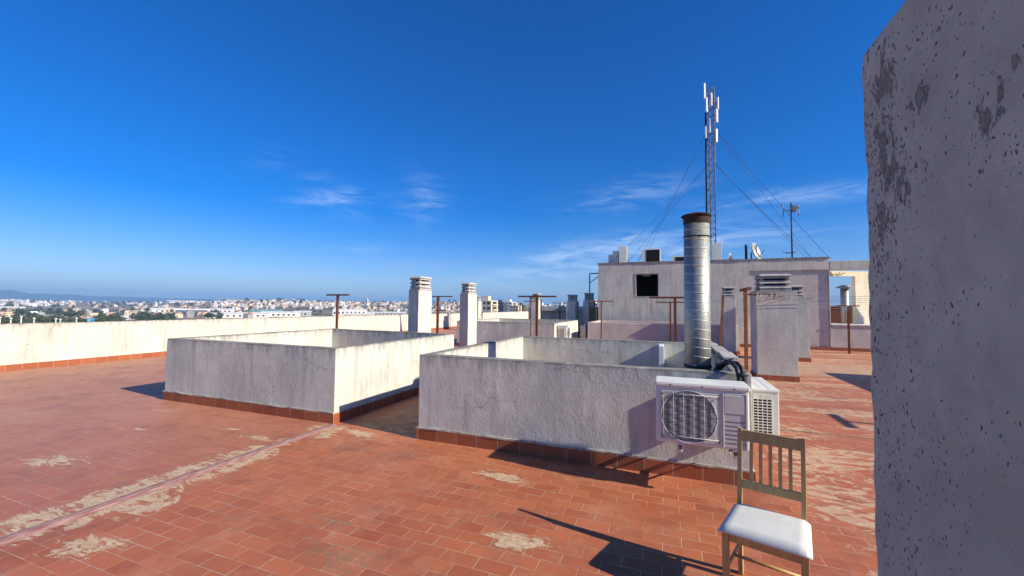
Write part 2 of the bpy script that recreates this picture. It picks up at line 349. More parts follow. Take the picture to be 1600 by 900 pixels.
def cells(bm, xb, yb, zb, filled, step=.25, amp=.006, freq=1.7, mi=0, zstep=None):
    """rough solid: cells of a breakpoint grid, subdivided, skin only, displaced by smooth noise"""
    xs, ys, zs = lines(xb, step), lines(yb, step), lines(zb, zstep or step)
    def cell(i, j, k):
        if i < 0 or j < 0 or k < 0 or i >= len(xs)-1 or j >= len(ys)-1 or k >= len(zs)-1: return False
        return filled((xs[i]+xs[i+1])/2, (ys[j]+ys[j+1])/2, (zs[k]+zs[k+1])/2)
    V = {}
    def vert(i, j, k):
        if (i, j, k) not in V:
            p = Vector((xs[i], ys[j], zs[k]))
            n1 = noise.noise_vector(p*freq)*amp + noise.noise_vector(p*freq*4.1+Vector((5, 1, 2)))*amp*.5
            V[(i, j, k)] = bm.verts.new(p+n1)
        return V[(i, j, k)]
    F = {(i, j, k): cell(i, j, k) for i in range(len(xs)-1) for j in range(len(ys)-1) for k in range(len(zs)-1)}
    g = lambda i, j, k: F.get((i, j, k), False)
    for (i, j, k), on in F.items():
        if not on: continue
        for (di, dj, dk), q in (((-1, 0, 0), ((0, 0, 0), (0, 0, 1), (0, 1, 1), (0, 1, 0))), ((1, 0, 0), ((1, 0, 0), (1, 1, 0), (1, 1, 1), (1, 0, 1))),
                                ((0, -1, 0), ((0, 0, 0), (1, 0, 0), (1, 0, 1), (0, 0, 1))), ((0, 1, 0), ((0, 1, 0), (0, 1, 1), (1, 1, 1), (1, 1, 0))),
                                ((0, 0, -1), ((0, 0, 0), (0, 1, 0), (1, 1, 0), (1, 0, 0))), ((0, 0, 1), ((0, 0, 1), (1, 0, 1), (1, 1, 1), (0, 1, 1)))):
            if not g(i+di, j+dj, k+dk):
                f_ = bm.faces.new([vert(i+a, j+b_, k+c_) for a, b_, c_ in q]); f_.material_index = mi
def roughbox(name, x0, x1, y0, y1, z0, z1, mat, parent=None, step=.25, amp=.006, off=(0, 0, 0)):
    bm = bmesh.new(); cells(bm, [x0, x1], [y0, y1], [z0, z1], lambda *a: True, step, amp)
    soften(bm, .012)
    bmesh.ops.translate(bm, vec=-Vector(off), verts=bm.verts)
    return link(name, bm, mat, parent, angle=R(35))
def soften(bm, w):
    bmesh.ops.recalc_face_normals(bm, faces=bm.faces)
    es = [e for e in bm.edges if len(e.link_faces) == 2 and e.calc_face_angle(0) > R(60)]
    bmesh.ops.bevel(bm, geom=es, offset=w, segments=2, affect='EDGES', profile=.6, clamp_overlap=True)

# ------------------------------------------------------------------ the deck
bm = bmesh.new()
XL, XR_, YN, YF = -15.75, 14.0, -9.0, 62.0
box(bm, XL, XR_, YN, YF, -23.6, 0)
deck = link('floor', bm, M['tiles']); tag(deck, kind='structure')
deck['label'] = 'terracotta tiled roof terrace with cement smears'

def skirting(parent, x0, x1, y0, y1, off=(0, 0, 0), hgt=.14, th=.016, bead=True, sides='nsew'):
    bm = bmesh.new()
    def ring(bm, t, z0, z1, amp, step):
        xb = [x0-t, x0+.01, x1-.01, x1+t]; yb = [y0-t, y0+.01, y1-.01, y1+t]
        cells(bm, xb, yb, [z0, z1], lambda x, y, z: not (x0+.01 < x < x1-.01 and y0+.01 < y < y1-.01), step, amp, 3)
    ring(bm, th, .0, hgt, .0015, .4)
    bmesh.ops.translate(bm, vec=-Vector(off), verts=bm.verts)
    link('skirting', bm, M['skirt'], parent, angle=R(40))
    if bead:
        bm = bmesh.new(); ring(bm, th+.001, hgt-.001, hgt+.02, .012, .09)
        bmesh.ops.translate(bm, vec=-Vector(off), verts=bm.verts)
        link('mortar_bead', bm, M['mortar'], parent, angle=R(60))

def light_well(x0, x1, y0, y1, h, label, t=.15, skew=0, mat='well1', step=.22, bead=True, gaps=None, amp=.007):
    e = empty('light_well', (x0, y0, 0), label, 'rooftop wall', 'light well walls on the terrace')
    bm = bmesh.new()
    cells(bm, [x0, x0+t, x1-t, x1], [y0, y0+t, y1-t, y1], [0, h], lambda x, y, z: not (x0+t < x < x1-t and y0+t < y < y1-t), step, amp)
    for v in bm.verts:
        if v.co.y > y1-t-.05: v.co.y -= skew*(v.co.x-x0-t)
        elif v.co.y > y0+t+.05: v.co.y -= skew*(v.co.x-x0-t)*(v.co.y-y0)/(y1-y0)
    soften(bm, .014)
    bmesh.ops.translate(bm, vec=(-x0, -y0, 0), verts=bm.verts)
    link('wall', bm, M[mat], e, angle=R(35))
    skirting(e, x0, x1, y0, y1, (x0, y0, 0), bead=bead)
    return e
WH = 1.10
light_well(-8.51, -4.59, 4.77, 8.70, WH, 'open square light well wall on the left, empty, sunlit on its right side', skew=math.tan(R(4.6)))
w2 = light_well(-3.07, .79, 4.67, 8.56, WH, 'open light well wall in the middle with the tall metal duct rising inside it')
w3 = light_well(-8.6, -4.2, 15.95, 20.6, WH, 'distant low well wall behind the second chimney with a bright white right side', bead=False)
w4 = light_well(-3.2, 2.6, 17.75, 20.75, WH, 'distant low pinkish well wall just before the big rooftop block', bead=False, mat='pink')
light_well(6.0, 9.6, 9.4, 13.55, WH, 'light well wall hidden to the right, its shadow falling on the tiles', bead=False)

# loose coping pieces on the right wall of the middle well, and thin white panel inside
e = empty('coping_planks', (.7, 6.6, WH), 'weathered grey coping planks lying on the right wall top of the middle well', 'coping')
for (xa, xb_, ya, yb_, dz) in ((.66, .83, 6.5, 7.35, .0), (.63, .80, 7.40, 8.0, .004), (.62, .78, 8.04, 8.5, .0), (.67, .84, 5.75, 6.46, .003)):
    bm = bmesh.new(); box(bm, xa-.7, xb_-.7, ya-6.6, yb_-6.6, .012+dz, .045+dz, bev=.006, rot=Matrix.Rotation(random.uniform(-.03, .03), 3, 'Z'))
    link('plank', bm, M['capstone'], e)
bm = bmesh.new(); box(bm, -.135, -.045, 7.9, 8.405, .0, 1.06, bev=.006)
tag(link('divider_slab', bm, M['antwhite']), 'thin white upright slab against the inner back wall of the middle well', 'slab')

# parapets
def parapet(x0, x1, y0, y1, h, label, step=.5):
    e = empty('parapet_wall', (x0, y0, 0), label, 'parapet')
    bm = bmesh.new(); cells(bm, [x0, x1], [y0, y1], [0, h], lambda *a: True, step, .016, .9, zstep=.4); soften(bm, .015)
    bmesh.ops.translate(bm, vec=(-x0, -y0, 0), verts=bm.verts); link('wall', bm, M['parapet'], e, angle=R(35))
    skirting(e, x0, x1, y0, y1, (x0, y0, 0), hgt=.15, bead=False)
parapet(-15.70, -15.45, -8.9, 61.9, 1.175, 'long whitewashed parapet along the left edge of the terrace')
parapet(13.6, 13.95, -8.9, 61.9, 1.1, 'parapet along the far right edge, hidden behind the near pillar')

# ------------------------------------------------------------------ joints in the deck
bm = bmesh.new()
N = 70; prev = None
for i in range(N+1):
    y = -8.8+i*(4.70+8.8)/N
    w = .066+.012*noise.noise(Vector((0, y*2, 0))); zc = .016+.004*noise.noise(Vector((3, y*3, 0))); cx = -4.53+.008*noise.noise(Vector((7, y*1.2, 0)))
    ring = [bm.verts.new((cx+a*w, y, z)) for a, z in ((-1.3, .003), (-.75, zc), (-.25, zc+.004), (.3, zc+.003), (.8, zc*.9), (1.3, .003))]
    if prev:
        for k in range(5): bm.faces.new((prev[k], prev[k+1], ring[k+1], ring[k]))
    prev = ring
tag(link('joint_strip', bm, M['seam'], smooth=True), 'raised mauve sealing strip running across the tiles to the left well corner', 'joint strip')
bm = bmesh.new(); cells(bm, [.83, 13.5], [7.02, 7.06], [.0, .006], lambda *a: True, .2, .004, 2.5)
tag(link('joint_line', bm, M['joint']), 'thin mossy joint line crossing the tiles right of the air conditioners', 'joint line')

# ------------------------------------------------------------------ chimneys
def louvre_ring(bm, cx, cy, w, d, z0, z1, flare, th=.02):
    def rect(a, b_, z): return [bm.verts.new((cx+sx*a, cy+sy*b_, z)) for sx, sy in ((-1, -1), (1, -1), (1, 1), (-1, 1))]
    o0, o1 = rect(w/2+flare, d/2+flare, z0), rect(w/2, d/2, z1)
    i0, i1 = rect(w/2+flare-th, d/2+flare-th, z0), rect(w/2-th, d/2-th, z1)
    for k in range(4):
        n = (k+1) % 4
        for a, b_ in ((o0, o1), (i1, i0), (o1, i1), (i0, o0)): bm.faces.new((a[k], a[n], b_[n], b_[k]))
chim_n = 0
def chimney(x0, x1, y0, y1, zt, cw, cdp, ct, label, nl=3, skirt=True, mat='chim', ccx=None, ccy=None, lid='slab', darkcap=False):
    e = empty('chimney', ((x0+x1)/2, (y0+y1)/2, 0), label, 'chimney', 'rooftop chimneys')
    off = ((x0+x1)/2, (y0+y1)/2, 0)
    roughbox('body', x0, x1, y0, y1, 0, zt, M[mat], e, step=.18, amp=.008, off=off)
    cx = 0 if ccx is None else ccx-off[0]; cy = 0 if ccy is None else ccy-off[1]
    cap = bpy.data.objects.new('vent_cap', None)
    H = ct-zt; u = H/(nl+.55)
    bm = bmesh.new()                                     # plinth, corner posts and dark core
    box(bm, cx-cw/2-.01, cx+cw/2+.01, cy-cdp/2-.01, cy+cdp/2+.01, zt-.002, zt+.05, bev=.006)
    for sx in (-1, 1):
        for sy in (-1, 1):
            px, py = cx+sx*(cw/2-.05), cy+sy*(cdp/2-.05); box(bm, px-.03, px+.03, py-.03, py+.03, zt+.04, ct-.04)
    cp = link('vent_cap', bm, M['capstone'], e)
    for k in range(nl):
        bm = bmesh.new(); louvre_ring(bm, cx, cy, cw-.03, cdp-.03, zt+.07+k*u, zt+.07+k*u+u*.62, .035)
        link('louvre', bm, M['capstone'], cp)
    bm = bmesh.new(); box(bm, cx-cw/2+.09, cx+cw/2-.09, cy-cdp/2+.09, cy+cdp/2-.09, zt+.04, ct-.05); link('dark_core', bm, M['dark'], cp)  # near-black box stands in for the shade inside the hollow cap
    bm = bmesh.new(); a, b_ = cw/2+.04, cdp/2+.04
    box(bm, cx-a, cx+a, cy-b_, cy+b_, ct-.05, ct-.012)
    tv = [v for v in bm.verts if v.co.z > ct-.03]
    for v in tv: v.co.x = cx+(v.co.x-cx)*.82; v.co.y = cy+(v.co.y-cy)*.82; v.co.z = ct
    link('cap_slab', bm, M['capstone'], cp)
    if skirt: skirting(e, x0, x1, y0, y1, off, bead=False, hgt=.13)
    return e
chimney(-6.72, -6.36, 9.65, 10.22, 2.18, .34, .46, 2.56, 'tall chimney behind the left well, its right side glaring white')
chimney(-6.62, -6.27, 12.5, 13.05, 2.18, .30, .42, 2.55, 'slimmer chimney just left of the middle well with faint brick lines on its white side')
chimney(-6.98, -6.55, 16.0+5.4, 22.1, 2.12, .34, .48, 2.50, 'chimney half hidden behind the slim white one')
chimney(-12.9, -12.45, 26.2, 27.0, 2.1, .36, .6, 2.45, 'far chimney throwing a thin shadow on the parapet')
chimney(-7.55, -7.2, 22.7, 23.4, 1.98, .32, .5, 2.36, 'far chimney behind the rusty clothesline post, dark front and white edge')
chimney(-5.05, -4.55, 21.6, 22.6, 2.05, .40, .6, 2.42, 'far chimney above the small air conditioner, white on its right edge')
chimney(-4.2, -3.66, 21.9, 22.7, 2.08, .42, .5, 2.52, 'dark blue-grey far chimney beside the big rooftop block', darkcap=True)
chimney(2.0, 2.42, 17.25, 17.8, 2.2, .36, .42, 2.58, 'narrow chimney right of the metal duct with a louvred cap')
for c_ in [o for o in bpy.data.objects if o.parent is None and o.get('category') == 'chimney'][:2]: c_.rotation_euler.z = R(-7.5)
c8 = chimney(2.1, 2.97, 11.72, 12.5, 2.2, .66, .62, 2.63, 'widest chimney, standing right of the air conditioners, with a big louvred cap')
chimney(3.62, 4.5, 16.4, 17.2, 2.18, .62, .6, 2.58, 'chimney half hidden behind the widest one, right of it')
# the near pillar
PX0, PY1 = .321, .868
pil = empty('chimney', (PX0, PY1, 0), 'huge near pillar of grey pitted plaster filling the right edge of the photo', 'chimney')
bm = bmesh.new(); cells(bm, [PX0, 1.25], [-.25, PY1], [0, 2.195], lambda *a: True, .03, .0012, 6, zstep=.03)
for v in bm.verts:                                                   # chipped corner
    if v.co.y > PY1-.02 and v.co.x < PX0+.05:
        k = noise.noise(Vector((0, 0, v.co.z*14)))*.003+noise.noise(Vector((4, 0, v.co.z*45)))*.004; v.co.y += k-.002; v.co.x += .004*noise.noise(Vector((9, 0, v.co.z*22)))
    if v.co.z > 2.18:
        v.co.z += noise.noise(Vector((v.co.y*14, v.co.x*14, 3)))*.004
soften(bm, .008)
bmesh.ops.translate(bm, vec=(-PX0, -PY1, 0), verts=bm.verts)
link('body', bm, M['pillar'], pil, angle=R(50))
skirting(pil, PX0, 1.25, -.25, PY1, (PX0, PY1, 0), bead=False)

# ------------------------------------------------------------------ clothesline posts
def tpost(x, y, z, L, along, label, r=.03, mat='rust', offset=0.0, lean=(0, 0), lower=None, bar=.035):
    e = empty('clothesline_post', (x, y, 0), label, 'clothesline post', 'clothesline posts')
    bm = bmesh.new(); q = Vector((lean[0], lean[1], z-.02))
    box(bm, -r, r, -r, r, 0, z-.02)
    for v in bm.verts:
        if v.co.z > .5: v.co.x += lean[0]; v.co.y += lean[1]
    link('post', bm, M[mat], e)
    bm = bmesh.new()
    a, b_ = -L/2+offset, L/2+offset
    if along == 'x': box(bm, lean[0]+a, lean[0]+b_, lean[1]-bar, lean[1]+bar, z-.022, z+bar*.9)
    else: box(bm, lean[0]-bar, lean[0]+bar, lean[1]+a, lean[1]+b_, z-.022, z+bar*.9)
    link('crossbar', bm, M[mat], e)
    if lower:
        bm = bmesh.new(); box(bm, lower[1], lower[2], -.03, .03, lower[0], lower[0]+.06); link('brace', bm, M[mat], e)
    return e
tpost(-10.73, 11.18, 2.08, .98, 'x', 'slim rusty T-shaped post between the left well and the parapet', r=.032, bar=.035)
tpost(-12.6, 21.0, 2.28, 1.9, 'x', 'dark T-shaped post between the two white chimneys', r=.06, bar=.045, lower=(1.45, -.15, .55))
tpost(-4.75, 16.55-1.2, 2.14, 1.55, 'x', 'brown T-shaped post standing in front of the distant well wall', r=.045, bar=.045)
tpost(-4.95, 15.2, 1.96, .62, 'x', 'orange rusted small T-shaped post left of the brown one', r=.022, mat='rustlight', bar=.016)
tpost(-6.34, 25.42, 2.0, 1.0, 'x', 'far thin T-shaped post left of the far chimneys', r=.03, bar=.025)
tpost(-2.38, 16.21, 1.99, .95, 'x', 'orange rusted thin T-shaped post against the pinkish well wall', r=.028, mat='rustlight', bar=.022)
tpost(.31, 16.9, 2.14, 1.6, 'x', 'thick rusty T-shaped post left of the metal duct', r=.05, bar=.055, offset=-.15)
tpost(.14, 17.3, 1.98, 1.1, 'x', 'thin rusty T-shaped post just behind the thick one by the duct', r=.028, bar=.022)
tpost(1.82, 11.45, 2.22, 1.1, 'y', 'orange rusty T-shaped post touching the widest chimney', r=.036, mat='rustlight', bar=.045)
tpost(1.72, 16.0, 2.2, .25, 'y', 'leaning rusty post against the narrow chimney', r=.035, mat='rustlight', lean=(.14, .0), bar=.03)
tpost(6.85, 20.2, 1.92, .75, 'x', 'dark rusty T-shaped post in front of the open bay at far right', r=.032, bar=.022)
tpost(6.55, 7.45, 2.25, .85, 'y', 'rusty T-shaped post hidden behind the near pillar', r=.03)

def wire(p0, p1, sag=.05, r=.0035, mat='wire', label='', name='clothesline', cat='clothesline', group='clothesline wires'):
    bm = bmesh.new(); p0, p1 = Vector(p0), Vector(p1); n = 10
    path_tube(bm, [p0.lerp(p1, i/n)-Vector((0, 0, 4*sag*(i/n)*(1-i/n))) for i in range(n+1)], r, 5)
    return tag(link(name, bm, M[mat]), label, cat, group)
for k, (za, ya, zb, yb_) in enumerate(((2.10, 11.65, 2.06, 11.8), (2.07, 11.68, 1.98, 12.3), (2.05, 11.62, 1.90, 12.6), (2.0, 11.66, 1.80, 11.2))):
    wire((2.3, ya, za), (9.5, yb_+k*.2, zb), .03, .004, label='thin clothesline wire running right from the widest chimney')
for k in range(3):
    wire((.7, 17.75+k*.12-1, 2.15-k*.03), (8.2, 19.5+k*.2, 1.95-k*.1), .05, .004, label='thin clothesline wire crossing in front of the big rooftop block')
wire((-4.3, 15.35, 1.99), (-.6, 16.8, 2.14), .04, .004, label='thin clothesline wire between the brown and thick rusty posts')
wire((-10.3, 11.2, 2.09), (-9.5, 12.6, 2.0), .03, .006, label='short loose wire at the slim rusty post')
# hanger bar with knotted rags at the wide chimney
e = empty('line_hook', (2.1, 11.66, 2.1), 'dark hook bar with knotted pale rags tied at the top left of the widest chimney', 'hook')
bm = bmesh.new(); path_tube(bm, [(-.24, -.02, .02), (-.05, -.03, .0), (.1, -.035, .03), (.3, -.03, .01), (.48, -.03, .02)], .018, 6); link('bar', bm, M['rust'], e)
for k, (dx, l) in enumerate(((.0, .12), (.07, .15), (.2, .1), (.31, .11), (.42, .06))):
    bm = bmesh.new(); path_tube(bm, [(dx, -.035, .03), (dx+.01, -.055, -.02), (dx-.02, -.045, -.06), (dx-.045+.01*k, -.045, -l)], .011, 5); link('rag', bm, M['cloth'], e)

# ------------------------------------------------------------------ spiral duct
DX, DY, DR = .405, 6.3, .168
e = empty('exhaust_duct', (DX, DY, 0), 'tall galvanized spiral duct rising from the middle well with a rusted top', 'duct')
ZT = 3.05
bm = bmesh.new(); tube(bm, (0, 0, 0), (0, 0, ZT), DR, 40); link('pipe', bm, M['galv'], e)
bm = bmesh.new(); pts = []
turns = int(ZT/.125)
for i in range(turns*24+1):
    a = 2*math.pi*i/24; pts.append((math.cos(-a)*(DR+.001), math.sin(-a)*(DR+.001), .06+i/24*.125))
pts = [p for p in pts if p[2] < ZT-.16]
path_tube(bm, pts, .0055, 5); link('spiral_seam', bm, M['galvseam'], e)
bm = bmesh.new()
bm.free()
for z0, z1, rr in ((ZT-.30, ZT-.285, DR+.009), (.93, .97, DR+.01)):
    bm = bmesh.new(); tube(bm, (0, 0, z0), (0, 0, z1), rr, 40); link('strap', bm, M['band'], e)
bm = bmesh.new(); tube(bm, (0, 0, ZT-.11), (0, 0, ZT+.02), DR+.006, 40)
n = 40
o_ = [bm.verts.new((math.cos(a)*(DR+.035+.02*noise.noise(Vector((math.cos(a), math.sin(a), 0))*2)), math.sin(a)*(DR+.035), ZT+.01+.012*noise.noise(Vector((math.cos(a)*2, math.sin(a)*2, 5))))) for a in [2*math.pi*i/n for i in range(n)]]
i_ = [bm.verts.new((math.cos(a)*.06, math.sin(a)*.06, ZT+.055)) for a in [2*math.pi*i/n for i in range(n)]]
u_ = [bm.verts.new((math.cos(a)*(DR+.02), math.sin(a)*(DR+.02), ZT-.012)) for a in [2*math.pi*i/n for i in range(n)]]
for k in range(n):
    q = (k+1) % n; bm.faces.new((o_[k], o_[q], i_[q], i_[k])); bm.faces.new((u_[k], u_[q], o_[q], o_[k]))
bm.faces.new(i_)
link('rusted_cap', bm, M['rustcap'], e, angle=R(50))

# ------------------------------------------------------------------ air conditioners
def ac_front(loc, W, D, Hh, label):
    """unit whose fan faces -Y; origin at its lower left front corner"""
    e = empty('air_conditioner', loc, label, 'air conditioner', 'air conditioner outdoor units')
    bm = bmesh.new(); box(bm, 0, W, .012, D, 0, Hh-.05, bev=.02)
    link('casing', bm, M['acwhite'], e, angle=R(40))
    bm = bmesh.new(); box(bm, -.008, W+.008, -.006, D+.004, Hh-.055, Hh, bev=.018)
    lid = link('lid', bm, M['acwhite'], e, angle=R(40))
    for x in (.13, .4, .66):
        bm = bmesh.new(); tube(bm, (x*W/.78, -.001, Hh-.03), (x*W/.78, -.012, Hh-.03), .007, 8); link('screw', bm, M['black'], lid)
    cx, cz, rr = .265*W/.78+.02, (Hh-.05)*.5, .232*Hh/.56
    # fan recess: dark disc, ring, guard
    bm = bmesh.new(); box(bm, .045, .545*W/.78, .002, .014, .035, Hh-.085, bev=.005); link('fan_panel', bm, M['acpanel'], e)
    bm = bmesh.new(); tube(bm, (cx, .004, cz), (cx, -.0015, cz), rr, 48); link('fan_opening', bm, M['acfin'], e)
    bm = bmesh.new()
    for k in range(1, 44):
        z = -rr+2*rr*k/44; hw = math.sqrt(max(0, rr*rr-z*z)); n_ = 8
        path_tube(bm, [(cx-hw+2*hw*i/n_, -.006+.0, cz+z+.006*math.sin(i*2.2+k)) for i in range(n_+1)], .0013, 4)
    for k in range(3):
        rk = rr*(1.0-.0*k) if k == 0 else rr*(.38 if k == 1 else .14)
        if k == 0: path_tube(bm, [(cx+rk*math.cos(a), -.006, cz+rk*math.sin(a)) for a in [2*math.pi*i/40 for i in range(41)]], .004, 5)
    link('fan_guard', bm, M['acgrille'], e)
    bm = bmesh.new()
    for k in range(6):
        x = cx-rr+.02+(2*rr-.04)*k/5
        path_tube(bm, [(x, -.003, .06), (x, -.013, .09), (x, -.013, Hh-.125), (x, -.003, Hh-.1)], .0022, 5)
    for z in (.075, Hh-.11): path_tube(bm, [(cx-rr-.01, -.012, z), (cx+rr+.01, -.012, z)], .003, 5)
    link('wire_guard', bm, M['acgrille'], e)
    x0 = .565*W/.78
    bm = bmesh.new(); box(bm, x0, W-.018, .0, .014, .02, Hh-.07, bev=.005); sp_ = link('service_panel', bm, M['acpanel'], e)
    bm = bmesh.new(); box(bm, x0+.016, W-.035, -.004, .003, Hh*.56, Hh-.09, bev=.003); link('inspection_cover', bm, M['acpanel'], sp_)
    bm = bmesh.new()
    for k in range(6): box(bm, x0+.014, W-.034, -.002, .004, .06+k*.038, .064+k*.038)
    link('vent_slot', bm, M['acdark'], sp_)
    bm = bmesh.new(); box(bm, W-.03, W-.018, -.006, .004, .02, Hh-.07); box(bm, x0+.004, x0+.012, -.004, .004, .02, Hh-.07); link('edge_trim', bm, M['acwhite'], sp_)
    bm = bmesh.new()
    for k in range(4):
        for (sx, sz) in ((.055, .06), (.535*W/.78, .06), (.535*W/.78, Hh-.12), (.055, Hh-.12)): tube(bm, (sx, .0, sz), (sx, -.008, sz), .006, 8)
    link('panel_screws', bm, M['black'], e)
    return e
AX, AY, AZ = -.10, 4.165, .485
ac1 = ac_front((AX, AY, AZ), .785, .30, .575, 'white air conditioner with round fan grille fixed on the middle well front wall')
for k, x in enumerate((.215, .675)):                                # brackets: rail on the wall, arm, brace
    bm = bmesh.new(); box(bm, x-.018, x+.018, .0, .44, -.045, -.010); box(bm, x-.02, x+.02, .44, .498, -.06, .43)
    path_tube(bm, [(x, .20, -.045), (x, .45, -.14)], .010, 6); link('bracket', bm, M['rust'], ac1)
    bm = bmesh.new(); tube(bm, (x, .035, -.075), (x, .035, .004), .024, 12, r1=.028); link('rubber_foot', bm, M['antwhite'], ac1)
# insulated pipes over the wall top
e = empty('refrigerant_pipes', (.62, 4.7, 1.1), 'black insulated pipes looping over the wall top behind the front air conditioner', 'pipes')
for k, dx in enumerate((0, .045)):
    bm = bmesh.new()
    path_tube(bm, [(-.14+dx, .40, -.25), (-.12+dx, .34, -.02), (-.09+dx, .24, .05), (-.04+dx, .12, .095), (.0+dx, .0, .10), (.03+dx, -.08, .06), (.045+dx, -.105, -.03), (.045+dx, -.11, -.2), (.04+dx, -.09, -.42)], .021, 8)
    link('hose', bm, M['black'], e)
for k in range(3):
    bm = bmesh.new(); p = ((-.1, .27, .04), (-.03, .1, .1), (.05, -.1, .0))[k]; tube(bm, (p[0]-.02, p[1], p[2]-.015), (p[0]+.065, p[1], p[2]+.015), .028, 8); link('tape_wrap', bm, M['black'], e)

def ac_side(loc, label, Wx, Ly, Hh):
    """unit whose fan faces +X; its end with the square grid faces -Y"""
    e = empty('air_conditioner', loc, label, 'air conditioner', 'air conditioner outdoor units')
    bm = bmesh.new(); box(bm, 0, Wx, 0, Ly, 0, Hh-.03, bev=.012); link('casing', bm, M['acwhite'], e, angle=R(40))
    bm = bmesh.new(); box(bm, -.006, Wx+.006, -.006, Ly+.006, Hh-.034, Hh, bev=.01)
    for k in (.33, .66): box(bm, Wx*k, Wx*k+.006, .02, Ly-.02, Hh-.001, Hh+.003)
    link('lid', bm, M['acwhite'], e, angle=R(40))
    x0, x1, z0, z1 = .0, Wx*.72, .04, Hh-.10
    bm = bmesh.new(); box(bm, x0+.006, x1, -.003, .004, z0, z1); g = link('coil_grid', bm, M['acdark'], e)
    bm = bmesh.new()
    for k in range(5): x = x0+.006+(x1-x0-.006)*k/4; box(bm, x-.0035, x+.0035, -.011, -.002, z0-.005, z1+.005)
    for k in range(13): z = z0+(z1-z0)*k/12; box(bm, x0+.003, x1+.003, -.0108, -.0022, z-.0045, z+.0045)
    link('grid_bars', bm, M['acwhite'], g)
    bm = bmesh.new(); box(bm, Wx*.38, Wx*.72, -.005, .002, Hh-.088, Hh-.055, bev=.002); link('rating_plate', bm, M['label'], e)
    bm = bmesh.new(); tube(bm, (Wx+.001, Ly*.38, Hh*.48), (Wx+.012, Ly*.38, Hh*.48), Hh*.4, 32); link('fan_opening', bm, M['acfin'], e)
    bm = bmesh.new()
    for y in (.1, Ly-.12): box(bm, -.03, Wx+.02, y, y+.035, -.04, -.005)
    link('bracket', bm, M['steel'], e)
    return e
ac2 = ac_side((.835, 4.93, .43), 'cream air conditioner seen end on, with a square black grid, behind the front one', .24, .84, .49)
ac3 = copy_tree(ac2); ac3.location = (-4.16, 16.3, .42); ac3['label'] = 'small far air conditioner on the white side of the distant well wall'; ac3.scale = (1.6, 1, 1.15)

# junction box, meter next to ac3
bm = bmesh.new(); box(bm, -3.35, -3.3, 17.8, 18.9, .0, 1.0); box(bm, -3.6, -3.36, 18.2, 18.6, .3, .9, bev=.01)
tag(link('service_cupboard', bm, M['chim']), 'small grey cupboard between the far air conditioner and the pinkish well wall', 'cupboard')

# ------------------------------------------------------------------ chair
ch = empty('chair', (.297, 2.772, 0), 'light wooden dining chair with slatted back and white padded seat', 'chair', rz=R(-17))
Wf, Wb, Dp, SH, BH = .425, .385, .415, .466, .945
ins = (Wf-Wb)/2
lt = .036
def cbox(name, pts0, pts1, sx, sy, parent=ch, bev=.004):
    """tapered bar from pts0 to pts1"""
    bm = bmesh.new(); a = Vector(pts0); b_ = Vector(pts1)
    v = [bm.verts.new(c_+Vector((ix*sx/2, iy*sy/2, 0))) for c_ in (a, b_) for ix, iy in ((-1, -1), (1, -1), (1, 1), (-1, 1))]
    for q in ((3, 2, 1, 0), (4, 5, 6, 7), (0, 1, 5, 4), (1, 2, 6, 5), (2, 3, 7, 6), (3, 0, 4, 7)): bm.faces.new([v[i] for i in q])
    bmesh.ops.bevel(bm, geom=list(bm.edges), offset=bev, segments=2, affect='EDGES')
    return link(name, bm, M['wood'], parent, angle=R(40))
FLx, FRx, BLx, BRx = .02, Wf-.02, ins+.018, Wf-ins-.018
cbox('leg', (FLx, .02, 0), (FLx, .02, SH-.03), lt, lt); cbox('leg', (FRx, .02, 0), (FRx, .02, SH-.03), lt, lt)
for x in (BLx, BRx):                                              # rear legs run on into the back posts
    bm = bmesh.new(); prof = [(0, .012), (.25, -.004), (.45, 0), (.7, .018), (BH, .045)]
    prev = None
    for z, dy in prof:
        w = .013 if z < .5 else .012; dd = .019 if z < .6 else .014
        rg = [bm.verts.new((x+ix*w, Dp-.02+dy+iy*dd, z)) for ix, iy in ((-1, -1), (1, -1), (1, 1), (-1, 1))]
        if prev:
            for k in range(4): bm.faces.new((prev[k], prev[(k+1) % 4], rg[(k+1) % 4], rg[k]))
        else: bm.faces.new(rg[::-1])
        prev = rg
    bm.faces.new(prev); link('leg', bm, M['wood'], ch)
def backy(z): return Dp-.02+(.018*(z-.45)/.25 if z < .7 else .018+.027*(z-.7)/.25)
def hrail(name, z0, z1, y0, y1, th=.018):
    bm = bmesh.new(); 
    v = [bm.verts.new((x, y+s*th/2, z)) for (z, y) in ((z0, y0), (z1, y1)) for x, s in ((BLx+.01, -1), (BRx-.01, -1), (BRx-.01, 1), (BLx+.01, 1))]
    for q in ((3, 2, 1, 0), (4, 5, 6, 7), (0, 1, 5, 4), (1, 2, 6, 5), (2, 3, 7, 6), (3, 0, 4, 7)): bm.faces.new([v[i] for i in q])
    return link(name, bm, M['wood'], ch)
hrail('top_rail', .865, .935, backy(.865), backy(.935)); hrail('lower_rail', .565, .615, backy(.565), backy(.615))
for k in range(5):
    x = BLx+.013+(BRx-BLx-.026)*(k+1)/6
    cbox('slat', (x, backy(.6), .60), (x, backy(.88), .88), .020, .011, bev=.002)
